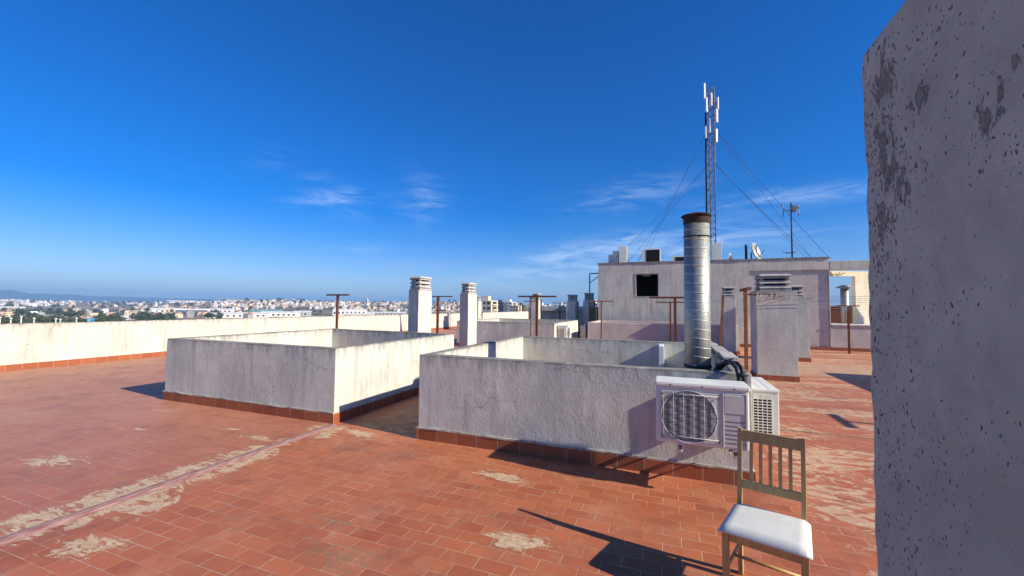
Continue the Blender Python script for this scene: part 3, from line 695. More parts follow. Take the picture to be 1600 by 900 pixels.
for p0, p1, w, hgt in (((FLx, .02), (FRx, .02), .02, .055), ((FLx, .02), (BLx, Dp-.02), .02, .055), ((FRx, .02), (BRx, Dp-.02), .02, .055), ((BLx, Dp-.02), (BRx, Dp-.02), .02, .055)):
    a, b_ = Vector((*p0, 0)), Vector((*p1, 0)); d = (b_-a).normalized(); n_ = Vector((-d.y, d.x, 0))*w/2; a += d*.012; b_ -= d*.012
    bm = bmesh.new(); v = [bm.verts.new(q+Vector((0, 0, z))) for z in (SH-.085, SH-.031) for q in (a-n_, b_-n_, b_+n_, a+n_)]
    for q in ((3, 2, 1, 0), (4, 5, 6, 7), (0, 1, 5, 4), (1, 2, 6, 5), (2, 3, 7, 6), (3, 0, 4, 7)): bm.faces.new([v[i] for i in q])
    link('seat_rail', bm, M['wood'], ch)
for p0, p1 in (((FLx, .03), (BLx, Dp-.03)), ((FRx, .03), (BRx, Dp-.03))):
    bm = bmesh.new(); path_tube(bm, [(*p0, .21), (*p1, .21)], .011, 4); link('stretcher', bm, M['wood'], ch)
bm = bmesh.new(); path_tube(bm, [(FLx+.01, Dp*.5, .21), (FRx-.01, Dp*.5, .21)], .011, 4); link('stretcher', bm, M['wood'], ch)
bm = bmesh.new(); nx, ny = 14, 14                                # cushion
def cush(u, v_, top):
    w = Wf+.03-(Wf-Wb+.0)*v_; x = (Wf)/2+(u-.5)*w; y = -.018+v_*(Dp+.0)
    e_ = min(u, 1-u, v_, 1-v_); k = min(1, e_/.08); z = SH-.031 if not top else SH-.024+.030*math.sqrt(1-(1-k)**2)+.006*math.sin(math.pi*u)*math.sin(math.pi*v_)
    return (x, y, z)
Tt = [[bm.verts.new(cush(i/nx, j/ny, True)) for j in range(ny+1)] for i in range(nx+1)]
Bb = [[bm.verts.new(cush(i/nx, j/ny, False)) for j in range(ny+1)] for i in range(nx+1)]
for i in range(nx):
    for j in range(ny):
        bm.faces.new((Tt[i][j], Tt[i+1][j], Tt[i+1][j+1], Tt[i][j+1])); bm.faces.new((Bb[i][j], Bb[i][j+1], Bb[i+1][j+1], Bb[i+1][j]))
for i in range(nx):
    for j in (0, ny): bm.faces.new((Tt[i][j], Tt[i+1][j], Bb[i+1][j], Bb[i][j]))
for j in range(ny):
    for i in (0, nx): bm.faces.new((Tt[i][j], Tt[i][j+1], Bb[i][j+1], Bb[i][j]))
link('seat', bm, M['fabric'], ch, smooth=True)

# ------------------------------------------------------------------ the big rooftop block
BY = 21.37
e = empty('rooftop_block', (-3.3, BY, 0), 'large plastered rooftop machine room block with a square black opening', 'rooftop building')
O = Vector((-3.3, BY, 0))
bm = bmesh.new()
wx0, wx1, wz0, wz1 = -1.42, -.38, 2.32, 3.43
def fill(x, y, z):
    if wx0 < x < wx1 and wz0 < z < wz1 and y < BY+.3: return False
    if 3.56 < x < 6.60 and z < 3.49 and y < BY+.07: return False
    if .30+BY < y < BY+7.7 and -3.0 < x < 6.3 and .3 < z < 3.7: return False
    return True
cells(bm, [-3.3, -3.0, wx0, wx1, 3.56, 6.3, 6.60, 6.63], [BY, BY+.07, BY+.3, BY+7.7, BY+8], [0, .3, wz0, wz1, 3.49, 3.7, 4.0], fill, .45, .012, .8)
soften(bm, .015)
bmesh.ops.translate(bm, vec=-O, verts=bm.verts); link('wall', bm, M['block'], e, angle=R(35))
bm = bmesh.new(); box(bm, 3.60, 6.56, BY+.055, BY+.066, .13, 3.45); bmesh.ops.translate(bm, vec=-O, verts=bm.verts); link('recessed_panel', bm, M['pink'], e)
bm = bmesh.new(); cells(bm, [-3.34, 3.5, 6.64], [BY-.03, BY+8.04], [4.0, 4.05], lambda *a: True, .4, .01)
bmesh.ops.translate(bm, vec=-O, verts=bm.verts); link('coping', bm, M['block'], e)
bm = bmesh.new(); box(bm, -3.2, 6.62, BY-.018, BY-.001, .0, .14); bmesh.ops.translate(bm, vec=-O, verts=bm.verts); link('skirting', bm, M['skirt'], e)
bm = bmesh.new()
for a in ((wx0-.05, wx1+.05, wz1, wz1+.05), (wx0-.05, wx1+.05, wz0-.05, wz0), (wx0-.05, wx0, wz0, wz1), (wx1, wx1+.05, wz0, wz1)):
    box(bm, a[0], a[1], BY-.012, BY+.02, a[2], a[3])
box(bm, -1.1, -.75, BY+.1, BY+.16, wz1-.09, wz1-.05)
bmesh.ops.translate(bm, vec=-O, verts=bm.verts); link('window_frame', bm, M['capstone'], e)

# open bay to its right
e = empty('open_bay', (6.64, BY, 0), 'open bay right of the block, sunlit brightness put into its pale plaster colour, with a window hole showing the sky', 'rooftop building')
O = Vector((6.64, BY, 0))
bm = bmesh.new(); box(bm, 6.64, 12.5, BY-.0, BY+.55, 3.5, 3.86, bev=.01); bmesh.ops.translate(bm, vec=-O, verts=bm.verts); link('beam', bm, M['block'], e)
bm = bmesh.new()
ox0, ox1, oz0, oz1 = 6.70, 7.95, 1.16, 3.25
def fill2(x, y, z): return not (x < ox1 and oz0 < z < oz1)
cells(bm, [6.64, ox1, 12.5], [BY+.56, BY+.76], [1.12, oz0, oz1, 3.48], fill2, .5, .006)
bmesh.ops.rotate(bm, cent=(6.64, BY+.56, 0), matrix=Matrix.Rotation(R(20), 3, 'Z'), verts=bm.verts)  # wall turned towards the sun to brighten it
bmesh.ops.translate(bm, vec=-O, verts=bm.verts); link('back_wall', bm, M['cream'], e, angle=R(35))
bm = bmesh.new(); cells(bm, [6.64, 12.5], [BY+.02, BY+.76], [0, 1.08], lambda *a: True, .4, .006); bmesh.ops.translate(bm, vec=-O, verts=bm.verts); link('base_wall', bm, M['pink'], e, angle=R(35))
bm = bmesh.new(); box(bm, 6.64, 12.5, BY-.02, BY+.56, 1.085, 1.14, bev=.008); bmesh.ops.translate(bm, vec=-O, verts=bm.verts); link('sill', bm, M['cream'], e)
bm = bmesh.new(); box(bm, 6.64, 12.5, BY, BY+.018, 0, .14); bmesh.ops.translate(bm, vec=-O, verts=bm.verts); link('skirting', bm, M['skirt'], e)
bm = bmesh.new(); path_tube(bm, [(.1, .5, 3.4), (.25, .48, 3.3), (.5, .5, 3.28), (.7, .5, 3.38)], .02, 6); path_tube(bm, [(.35, .48, 3.38), (.4, .47, 3.22), (.5, .48, 3.4)], .02, 6); link('cable', bm, M['cloth'], e)

# seen through the opening
e = empty('vent_pipe', (9.85, 29.5, 0), 'dark grey vent pipe with mushroom hood seen through the open bay', 'vent pipe')
bm = bmesh.new(); tube(bm, (0, 0, 0), (0, 0, 3.02), .2, 20); link('pipe', bm, M['galv'], e)
bm = bmesh.new(); tube(bm, (0, 0, 3.05), (0, 0, 3.12), .42, 20, r1=.36); tube(bm, (0, 0, 3.12), (0, 0, 3.22), .36, 20, r1=.1); link('hood', bm, M['steel'], e)
M['brick'] = simple('red_brick', (.24, .10, .06), .9, scale=10, bump=.5, alt=(.15, .065, .045))
bm = bmesh.new(); box(bm, 8.2, 13.4, 33.0, 33.25, 0, 1.95); box(bm, 8.15, 13.4, 32.95, 33.3, 1.95, 2.02)
tag(link('brick_wall', bm, M['brick']), 'low red brick wall seen through the open bay', 'wall')

# bracket pipe at the left side of the block
bm = bmesh.new(); path_tube(bm, [(-3.3, BY+.5, 3.55), (-3.78, BY+.4, 3.55), (-3.82, BY+.4, 3.5), (-3.82, BY+.4, .3)], .035, 6); path_tube(bm, [(-3.3, BY+.45, 3.45), (-3.8, BY+.4, 3.05)], .025, 6)
tag(link('downpipe', bm, M['steel']), 'thin steel pipe frame on the left side of the big rooftop block', 'pipe')
bm = bmesh.new(); box(bm, -3.72, -3.38, BY-.2, BY+.3, 1.1, 1.75, bev=.02); box(bm, -3.75, -3.35, BY-.2, BY+.2, .85, .92)
tag(link('meter_box', bm, M['acdark']), 'small dark box at the lower left corner of the big rooftop block', 'box')

# things on the block's roof (top at 4.05)
RZ = 4.052
def roof_box(name, x0, x1, y0, y1, z1, mat, label, cat, group=None, slats=None, front=None):
    e = empty(name, (x0, y0, RZ), label, cat, group)
    bm = bmesh.new(); box(bm, 0, x1-x0, 0, y1-y0, 0, z1-RZ, bev=.012); link('casing', bm, M[mat], e, angle=R(40))
    if front:
        bm = bmesh.new(); box(bm, front[0], x1-x0-front[1], -.008, .002, .06, z1-RZ-.06); link('front_panel', bm, M['dark'], e)
    if slats:
        bm = bmesh.new(); h_ = z1-RZ
        for k in range(slats): z = .1+(h_-.2)*k/(slats-1); box(bm, x1-x0-.002, x1-x0+.012, .06, y1-y0-.06, z-.02, z+.02)
        link('louvre', bm, M['acdark'], e)
    return e
roof_box('roof_air_conditioner', -3.0, -2.74, 23.0, 23.75, 4.66, 'acwhite', 'lowest of the three stepped louvred units at the left end of the block roof', 'air conditioner', 'louvred units on the block roof', 6)
roof_box('roof_air_conditioner', -2.72, -2.42, 22.6, 23.4, 4.82, 'acwhite', 'middle one of the three stepped louvred units on the block roof', 'air conditioner', 'louvred units on the block roof', 7)
roof_box('roof_air_conditioner', -2.36, -1.95, 22.3, 23.2, 5.02, 'acwhite', 'tallest of the three stepped louvred units on the block roof', 'air conditioner', 'louvred units on the block roof', 8)
roof_box('roof_cabinet', -1.19, -.27, 22.5, 23.4, 4.85, 'acwhite', 'large box on the block roof with a black face and pale edges', 'cabinet', None, None, (.2, .05))
roof_box('roof_cabinet', .26, 1.0, 22.7, 23.4, 4.45, 'acwhite', 'low black faced box on the roof just left of the duct top', 'cabinet', None, None, (.18, .0))
roof_box('equipment_cabinet', 2.16, 2.60, 22.7, 23.3, 5.05, 'acwhite', 'tall pale grey cabinet on the block roof right of the mast foot', 'cabinet')
bm = bmesh.new(); tube(bm, (3.72, 23, RZ), (3.72, 23, 4.95), .06, 8); box(bm, 3.2, 4.6, 22.9, 23.1, RZ, RZ+.05)
tag(link('short_post', bm, M['guy']), 'short dark post beside the satellite dish', 'post')
e = empty('satellite_dish', (4.05, 23, RZ), 'grey satellite dish on the block roof, seen from the side', 'satellite dish')
bm = bmesh.new(); tube(bm, (-.1, .05, 0), (-.1, .05, .5), .03, 8); link('stand', bm, M['guy'], e)
bm = bmesh.new(); n, rings = 28, []
for k in range(6):
    rr = .46*k/5; rings.append([bm.verts.new((rr*math.cos(2*math.pi*i/n), rr*math.sin(2*math.pi*i/n), .16*(rr/.46)**2)) for i in range(n)] if k else [bm.verts.new((0, 0, 0))])
for i in range(n): bm.faces.new((rings[0][0], rings[1][i], rings[1][(i+1) % n]))
for a, b_ in zip(rings[1:], rings[2:]):
    for i in range(n): bm.faces.new((a[i], a[(i+1) % n], b_[(i+1) % n], b_[i]))
q = Vector((.84, -.5, .28)).to_track_quat('Z', 'Y').to_matrix()
bmesh.ops.rotate(bm, cent=(0, 0, 0), matrix=q, verts=bm.verts); bmesh.ops.translate(bm, vec=(-.02, 0, .48), verts=bm.verts)
do = link('reflector', bm, M['dish'], e, smooth=True); sd = do.modifiers.new('thick', 'SOLIDIFY'); sd.thickness = .012
bm = bmesh.new(); path_tube(bm, [(.0, 0, .1), (.25, -.1, .3), (.42, -.2, .6)], .015, 6); link('feed_arm', bm, M['guy'], e)
bm = bmesh.new(); tube(bm, (3.0, 23, RZ), (3.0, 23, RZ+.15), .1, 12); tube(bm, (3.0, 23, RZ+.15), (3.0, 23, RZ+.5), .13, 12, r1=.02)
tag(link('vent_cone', bm, M['antwhite']), 'small pale pointed vent on the roof between cabinet and dish', 'vent')
# tv antenna
e = empty('tv_antenna', (5.66, 23, RZ), 'television antenna on a thin pole at the right end of the block roof', 'antenna')
bm = bmesh.new(); tube(bm, (0, 0, 0), (0, 0, 2.85), .035, 8); link('pole', bm, M['guy'], e)
bm = bmesh.new()
tube(bm, (-.3, .0, 2.45), (.32, .0, 2.5), .015, 6)
for s, x in ((1, -.32), (1, .32)):
    tube(bm, (x-.03, 0, 2.18), (x, 0, 2.44), .022, 6); tube(bm, (x, 0, 2.52), (x-.03, 0, 2.78), .022, 6)
box(bm, -.02, .22, -.1, .1, 2.42, 2.66, rot=Matrix.Rotation(.5, 3, 'Y'))
for k in range(4): tube(bm, (-.3+.16*k, -.25, 2.5), (-.3+.16*k, .25, 2.5), .012, 5)
link('head', bm, M['steel'], e)
bm = bmesh.new(); tube(bm, (-.4, 0, .45), (.2, 0, .4), .012, 5); tube(bm, (-.3, -.2, .35), (.25, .2, .5), .012, 5); tube(bm, (0, -.3, .42), (0, .3, .42), .012, 5)
link('lower_dipoles', bm, M['guy'], e)
# lattice mast
MX, MY, MZ = 2.36, 25.0, RZ
e = empty('telecom_mast', (MX, MY, MZ), 'tall lattice telecom mast with white antenna panels behind the duct', 'mast')
MH = 10.35; s_ = .20
cor = [Vector((-.21, -.08, 0)), Vector((.21, -.08, 0)), Vector((.0, .26, 0))]
bm = bmesh.new()
for c_ in cor: tube(bm, c_, c_+Vector((0, 0, MH-.2)), .026, 6)
nseg = 28
for k in range(nseg):
    z0, z1 = (MH-.3)*k/nseg, (MH-.3)*(k+1)/nseg
    for a in range(3):
        p, q = cor[a], cor[(a+1) % 3]
        if k % 2: p, q = q, p
        tube(bm, p+Vector((0, 0, z0)), q+Vector((0, 0, z1)), .012, 4); tube(bm, p+Vector((0, 0, z1)), q+Vector((0, 0, z1)), .010, 4)
for (z, dx) in ((9.3, .34), (9.0, .34), (8.6, .34), (7.6, .34), (7.1, .3), (9.8, -.3), (9.1, -.3), (7.6, -.25)):
    tube(bm, (0, 0, z-.1), (dx, -.1, z-.1), .02, 5)
path_tube(bm, [(.0, 0, MH-.3), (.02, 0, MH-.02), (.1, 0, MH-.1), (.2, -.05, 9.7), (.34, -.06, 9.0)], .02, 5)
link('lattice', bm, M['mastgrey'], e)
bm = bmesh.new(); tube(bm, (-.25, -.12, .8), (-.25, -.12, 8.7), .03, 6); tube(bm, (-.22, -.14, 1.2), (-.22, -.14, 8.4), .024, 6); link('cable_tray', bm, M['rustcap'], e)
for (x, z0, z1, w) in ((-.30, 9.46, 10.36, .12), (-.19, 8.70, 9.52, .17), (.05, 9.0, 9.75, .09), (.37, 8.75, 9.45, .09), (.31, 8.02, 8.78, .18), (.28, 6.9, 7.66, .18), (-.05, 7.5, 8.3, .07), (-.26, 7.2, 7.9, .07)):
    bm = bmesh.new(); box(bm, x-w*.4, x+w*.4, -.27, -.18, z0, z1, bev=.02); bmesh.ops.rotate(bm, cent=(x, -.22, 0), matrix=Matrix.Rotation(R(52), 3, 'Z'), verts=bm.verts); pn = link('antenna_panel', bm, M['antwhite'], e, angle=R(40))
    bm = bmesh.new(); box(bm, x-.02, x+.02, -.17, -.05, z0+.2, z0+.26); box(bm, x-.02, x+.02, -.17, -.05, z1-.26, z1-.2); link('clamp', bm, M['guy'], pn)
bm = bmesh.new(); tube(bm, (-.35, -.3, 2.1), (-.35, -.3, 2.38), .2, 16); link('drum', bm, M['antwhite'], e)
mp = Vector((MX, MY, MZ))
for (zt, tx, ty, lab) in ((7.84, 8.6, 29.0, 'upper right guy wire of the mast, falling to the far end of the roof'), (7.8, 6.9, 22.2, 'second right guy wire of the mast, steeper, passing the television antenna'),
                          (5.86, 8.5, 29.0, 'lower right guy wire of the mast, gently sloped'), (5.8, 6.2, 22.0, 'lower right guy wire of the mast nearer the front edge')):
    wire(mp+Vector((.2, 0, zt)), (tx, ty, RZ), .08, .010, 'guy', lab, 'guy_wire', 'guy wire', 'guy wires of the mast')
for (zt, tx, ty, lab) in ((7.55, -1.9, 28.5, 'upper left guy wire of the mast'), (7.5, -1.5, 22.6, 'upper left guy wire nearer the viewer'), (5.65, -3.0, 28.0, 'lower left guy wire of the mast, faint'), (5.6, -2.9, 22.3, 'lowest left guy wire of the mast, down to the stepped units')):
    wire(mp+Vector((-.25, 0, zt)), (tx, ty, RZ), .08, .008, 'guy', lab, 'guy_wire', 'guy wire', 'guy wires of the mast')

# low distant rooftop room between the chimneys
e = empty('low_rooftop_room', (-9.2, 30.0, 0), 'low shaded rooftop room with stained wall between the far chimneys', 'rooftop building')
bm = bmesh.new(); cells(bm, [0, 5.2], [0, 4], [0, 1.45], lambda *a: True, .5, .01); link('wall', bm, M['block'], e, angle=R(35))
bm = bmesh.new(); box(bm, .0, 5.4, -.5, 4.2, 1.451, 1.80, bev=.01); link('roof', bm, M['chim'], e)

# ------------------------------------------------------------------ far land
def sstep(a, b_, x):
    t = max(0, min(1, (x-a)/(b_-a))); return t*t*(3-2*t)
def ground_z(x, y):
    r = math.hypot(x, y); ph = math.degrees(math.atan2(-x, y))
    z = -24
    hill = sstep(66, 50, ph)*sstep(8, 24, ph)
    z += hill*(37*sstep(900, 2300, r))
    z += (1-hill)*(22*sstep(1400, 3600, r))
    z += (noise.noise(Vector((x, y, 0))*.0016)*9+noise.noise(Vector((x, y, 7))*.005)*3)*sstep(500, 1500, r)
    z -= 25*sstep(3600, 6000, r)*(1-.3*hill)
    return z
mt, nt, b = newmat('far_ground'); T = NT(nt); P = geopos(T)
n1 = T.noise(P, .0032, 6, .62); n2 = T.noise(P, .012, 5, .6); n3 = T.noise(P, .0016, 3, .5)
c = T.mix(T.mapr(n1, .42, .55), (.12, .11, .06), (.34, .25, .16))
c = T.mix(T.mapr(n2, .5, .62), c, (.05, .065, .035))
c = T.mix(T.mapr(n3, .55, .65, 0, .8), c, (.42, .30, .20))
T.l(c, b.inputs['Base Color']); b.inputs['Roughness'].default_value = 1
M['land'] = mt
bm = bmesh.new()
rad = [5, 60, 150, 300, 420, 520, 640, 780, 920, 1060, 1200, 1350, 1500, 1650, 1800, 1950, 2100, 2300, 2550, 2850, 3200, 3700, 4400, 5500, 7500, 11500]
NA = 180; prev = None
for r in rad:
    ring = []
    for i in range(NA):
        a = 2*math.pi*i/NA; x, y = -r*math.sin(a), r*math.cos(a); ring.append(bm.verts.new((x, y, ground_z(x, y))))
    if prev:
        for i in range(NA): bm.faces.new((prev[i], prev[(i+1) % NA], ring[(i+1) % NA], ring[i]))
    else: bm.faces.new(ring)
    prev = ring
tag(link('ground', bm, M['land'], smooth=True), kind='structure')
# mountains
M['mount'] = simple('mountain_rock', (.10, .09, .075), 1, scale=.004, alt=(.06, .065, .045))
bm = bmesh.new(); prev = None; NM = 130
prof = [(-300, 26), (-100, 22), (-20, 20), (15, 21), (40, 17), (70, 15), (110, 13.5), (160, 11), (200, 10.5), (260, 9), (330, 7.5), (420, 8), (480, 6), (560, 5), (640, 3), (760, 2)]
for i in range(NM+1):
    px = -300+1060*i/NM; ph = bearing(px)
    for (a, ha), (b__, hb) in zip(prof, prof[1:]):
        if a <= px <= b__: hh_ = ha+(hb-ha)*(px-a)/(b__-a); break
    hh_ *= .8; hh_ += noise.noise(Vector((px*.03, 0, 0)))*1.6+noise.noise(Vector((px*.11, 3, 0)))*.8
    dist = 9000; depth = dist/ math.sqrt(1+((px-800)/f_px)**2)
    zt = 1.75+hh_*depth/f_px
    ring = []
    for k, (dr, q) in enumerate(((-1500, 0), (-900, .35), (-400, .72), (0, 1), (500, .6), (1200, 0))):
        rr = dist+dr; z = -26+(zt+26)*q+ (noise.noise(Vector((px*.05, k*1.3, 1)))*22 if 0 < k < 5 and k != 3 else 0)
        ring.append(bm.verts.new((-rr*math.sin(ph), rr*math.cos(ph), z)))
    if prev:
        for k in range(5): bm.faces.new((prev[k], prev[k+1], ring[k+1], ring[k]))
    prev = ring
tag(link('mountains', bm, M['mount'], smooth=True), kind='structure')

# houses
def flat(name, c_, rough=.9):
    return simple(name, c_, rough, var=.18, scale=.35)
HM = {'white': flat('house_white', (.78, .76, .72)), 'cream': flat('house_cream', (.68, .58, .42)), 'pink': flat('house_pink', (.58, .42, .32)),
      'grey': flat('house_grey', (.42, .42, .42)), 'teal': flat('shed_teal', (.16, .34, .33)), 'blue': flat('shed_blue', (.10, .38, .62)), 'navy': flat('tower_navy', (.10, .12, .17)),
      'roof': flat('roof_tile', (.36, .19, .13)), 'glass': flat('house_window', (.04, .045, .055)), 'brown': flat('house_brown', (.22, .15, .10))}
def house_mesh(kind, i):
    rnd = random.Random(i*31+len(kind)); bm = bmesh.new()
    w, d, h = rnd.uniform(8, 14), rnd.uniform(8, 12), rnd.choice((4.5, 6.5, 7, 9.5))
    box(bm, -w/2, w/2, -d/2, d/2, -3, h, 0)
    pw = w*rnd.uniform(.35, .6); sx = rnd.choice((-1, 1)); box(bm, sx*(w/2-pw/2)-pw/2+.02, sx*(w/2-pw/2)+pw/2-.02, -d/2+.8, d/2-1.2, h, h+rnd.uniform(1.6, 3), 0)
    if rnd.random() < .5: box(bm, -w*.75, -w/2, -d*.4, d*.3, -3, h*.6, 0)
    nf = max(1, int(h/3))
    for fl in range(nf):
        for k in range(3):
            x = -w/2+w*(k+.5)/3
            if rnd.random() < .85: box(bm, x-.8, x+.8, -d/2-.06, -d/2+.05, fl*3+.9, fl*3+2.4, 1); box(bm, x-.8, x+.8, d/2-.05, d/2+.06, fl*3+.9, fl*3+2.4, 1)
            y = -d/2+d*(k+.5)/3
            if rnd.random() < .7: box(bm, w/2-.05, w/2+.06, y-.7, y+.7, fl*3+.9, fl*3+2.4, 1); box(bm, -w/2-.06, -w/2+.05, y-.7, y+.7, fl*3+.9, fl*3+2.4, 1)
    if rnd.random() < .35:                              # tiled pitched roof
        v = [bm.verts.new(p) for p in ((-w/2-.4, -d/2-.4, h+.03), (w/2+.4, -d/2-.4, h+.03), (w/2+.4, d/2+.4, h+.03), (-w/2-.4, d/2+.4, h+.03), (-w/2+2, 0, h+3.1), (w/2-2, 0, h+3.1))]
        for q in ((0, 1, 5, 4), (2, 3, 4, 5), (1, 2, 5), (3, 0, 4), (3, 2, 1, 0)): bm.faces.new([v[k] for k in q]).material_index = 2
    me = bpy.data.meshes.new('house'); bm.to_mesh(me); bm.free()
    for mm in (HM[kind], HM['glass'], HM['roof']): me.materials.append(mm)
    return me
HMesh = {k: [house_mesh(k, i) for i in range(6)] for k in ('white', 'cream', 'pink', 'grey')}
HL = {('white', 0): 'white flat roofed house in the far town at the left horizon', ('white', 1): 'white blocky house in the hillside town beyond the parapet',
      ('cream', 0): 'cream house in the far town at the left horizon', ('cream', 1): 'cream blocky house in the hillside town beyond the parapet',
      ('pink', 0): 'dusty pink house in the far town at the left horizon', ('pink', 1): 'dusty pink house in the hillside town beyond the parapet',
      ('grey', 0): 'grey house in the far town at the left horizon', ('grey', 1): 'grey house in the hillside town beyond the parapet'}
cand = []
rnd = random.Random(11)
def scatter(n, px0, px1, r0_, r1_, w, zone, pw=1.0):
    for _ in range(n):
        px = rnd.uniform(px0, px1); r = r0_+(r1_-r0_)*rnd.random()**pw; ph = bearing(px)
        k = rnd.choices(('white', 'cream', 'pink', 'grey'), w)[0]
        cand.append((r, ph, k, zone, rnd.randrange(6), rnd.uniform(0, math.pi)))
scatter(150, -60, 118, 2300, 3500, (8, 1, .3, .6), 0)
scatter(70, 120, 350, 1300, 3300, (3, 4, 3, 1), 0)
scatter(26, -40, 200, 800, 1500, (2, 4, 3, 2), 0)
scatter(250, 330, 560, 1350, 2350, (6, 4, 2, .8), 1)
scatter(330, 540, 800, 1250, 2350, (3, 4, 4, .8), 1)
scatter(40, 200, 420, 800, 1500, (3, 2, 1, 2), 1)
cand.sort()
rest = bmesh.new(); cnt = 0
restmats = [HM['white'], HM['cream'], HM['pink'], HM['grey'], HM['glass'], HM['roof']]
KI = {'white': 0, 'cream': 1, 'pink': 2, 'grey': 3}
for (r, ph, k, zone, vi, rz) in cand:
    x, y = -r*math.sin(ph), r*math.cos(ph); z = ground_z(x, y)
    if cnt < 285:
        o = bpy.data.objects.new('house', HMesh[k][vi]); col.objects.link(o); o.location = (x, y, z); o.rotation_euler = (0, 0, rz)
        tag(o, HL[(k, zone)], 'house', HL[(k, zone)].replace(' house', ' houses', 1).replace('far town', 'far town', 1)); cnt += 1
    else:
        n0 = len(rest.verts); nf0 = len(rest.faces); rest.from_mesh(HMesh[k][vi]); rest.verts.ensure_lookup_table(); rest.faces.ensure_lookup_table()
        mm = Matrix.Translation((x, y, z))@Matrix.Rotation(rz, 4, 'Z')
        bmesh.ops.transform(rest, matrix=mm, verts=rest.verts[n0:])
        for f_ in rest.faces[nf0:]: f_.material_index = {0: KI[k], 1: 4, 2: 5}[f_.material_index]
me = bpy.data.meshes.new('distant_town'); rest.to_mesh(me); rest.free()
for mm in restmats: me.materials.append(mm)
o = bpy.data.objects.new('distant_town', me); col.objects.link(o); tag(o, 'farthest houses of the town merging along the horizon', 'town', kind='stuff')

# long sheds and special buildings
def shed(px, r, w, d, h, z0, mat, label, cat='warehouse', group=None, rz=None, pitch_=True, name='warehouse'):
    ph = bearing(px); x, y = -r*math.sin(ph), r*math.cos(ph)
    gz = ground_z(x, y)
    e = empty(name, (x, y, gz), label, cat, group, rz=(ph if rz is None else rz))
    bm = bmesh.new(); box(bm, -w/2, w/2, -d/2, d/2, -3, h); link('wall', bm, HM[mat], e)
    if pitch_:
        bm = bmesh.new(); v = [bm.verts.new(p) for p in ((-w/2-.5, -d/2-.5, h+.02), (w/2+.5, -d/2-.5, h+.02), (w/2+.5, d/2+.5, h+.02), (-w/2-.5, d/2+.5, h+.02), (-w/2-.5, 0, h+2.5), (w/2+.5, 0, h+2.5))]
        for q in ((0, 1, 5, 4), (2, 3, 4, 5), (1, 2, 5), (3, 0, 4), (3, 2, 1, 0)): bm.faces.new([v[k] for k in q])
        link('roof', bm, HM['white' if mat != 'teal' else 'teal'], e)
    bm = bmesh.new()
    for k in range(int(w/9)): xx = -w/2+4+k*9; box(bm, xx-2, xx+2, -d/2-.1, -d/2+.1, h*.25, h*.7)
    tag(link('windows', bm, HM['glass'], e), kind=None)
    return e
shed(375, 900, 95, 40, 7, 0, 'white', 'long white warehouse roof just above the parapet, left of the slim post')
shed(440, 960, 70, 34, 8, 0, 'white', 'white warehouse right of the longest one behind the parapet')
shed(418, 1180, 70, 30, 8, 0, 'teal', 'green roofed warehouse among the hillside trees')
shed(474, 1010, 34, 30, 9, 0, 'grey', 'grey warehouse left of the slim rusty post')
shed(548, 1050, 75, 40, 13, 0, 'white', 'broad white hall right of the slim rusty post')
shed(562, 900, 60, 26, 6, 0, 'cream', 'pale yellow shed low behind the parapet')
shed(605, 1080, 95, 28, 6, 0, 'grey', 'long grey shed left of the tall chimney')
shed(345, 1250, 60, 30, 8, 0, 'white', 'white roofed hall half hidden by far trees')
shed(262, 1300, 60, 26, 8, 0, 'cream', 'cream long building in the far greenery')
shed(225, 820, 62, 22, 4, 0, 'white', 'low white roof above the left parapet')
shed(300, 1000, 46, 16, 13, 0, 'navy', 'dark building with rows of bright white balconies far left')
shed(292, 3300, 190, 30, 14, 0, 'white', 'very long white hall on the horizon', pitch_=False)
shed(380, 3000, 190, 40, 12, 0, 'cream', 'long pale complex on the horizon right of the long hall', pitch_=False)
shed(250, 480, 44, 14, 5, 0, 'white', 'near low pale roof hugging the parapet top, centre left')
shed(170, 470, 60, 18, 5.5, 0, 'grey', 'near low grey roof hugging the parapet top, left')
shed(10, 1500, 60, 20, 9, 0, 'cream', 'cream low building before the white far town')
b1 = shed(152, 560, 11, 10, 10, 0, 'blue', 'small bright blue building among dark trees', 'building', name='blue_building', pitch_=False)
# white slab tower and street of apartment blocks right of the white chimneys
def tower(px, r, w, d, ztop, mat, label, floors=6, side=None, rz=None):
    ph = bearing(px); x, y = -r*math.sin(ph), r*math.cos(ph)
    e = empty('apartment_building', (x, y, -24), label, 'apartment block', 'apartment blocks beyond the terrace', rz=(0 if rz is None else rz))
    H = ztop+24
    bm = bmesh.new(); box(bm, -w/2, w/2, -d/2, d/2, 0, H); link('wall', bm, HM[mat], e)
    bm = bmesh.new(); box(bm, -w*.2, w*.15, -d*.2, d*.2, H+.01, H+2.6); link('stair_head', bm, HM[mat], e)
    for fl in range(floors):
        z = H-3.0*(fl+1)
        for k in range(3):
            xx = -w/2+w*(k+.5)/3
            bm = bmesh.new(); box(bm, xx-w*.09, xx+w*.09, -d/2-.08, -d/2+.05, z+.9, z+2.3); link('window', bm, HM['glass'], e)
        bm = bmesh.new(); box(bm, w/2-.02, w/2+1.0, -d*.35, d*.35, z+.2, z+.9); link('balcony', bm, HM[mat], e)
        bm = bmesh.new(); box(bm, w/2-.05, w/2+.07, -d*.3, d*.3, z+1.0, z+2.4); link('window', bm, HM['glass'], e)
    return e
tower(762, 240, 9, 10, 5.0, 'cream', 'cream apartment block just right of the half hidden chimney', 3)
tower(783, 420, 11, 12, 5.8, 'navy', 'dark navy apartment block in the gap between chimneys', 3)
tower(797, 430, 9, 12, 6.4, 'white', 'white stepped apartment block right of the navy one', 4)
tower(806, 400, 9, 10, 2.6, 'cream', 'cream lower apartment block below the stepped white one', 3)
tower(815, 520, 10, 10, 4.0, 'brown', 'brown apartment block left of the brown clothesline post', 3)
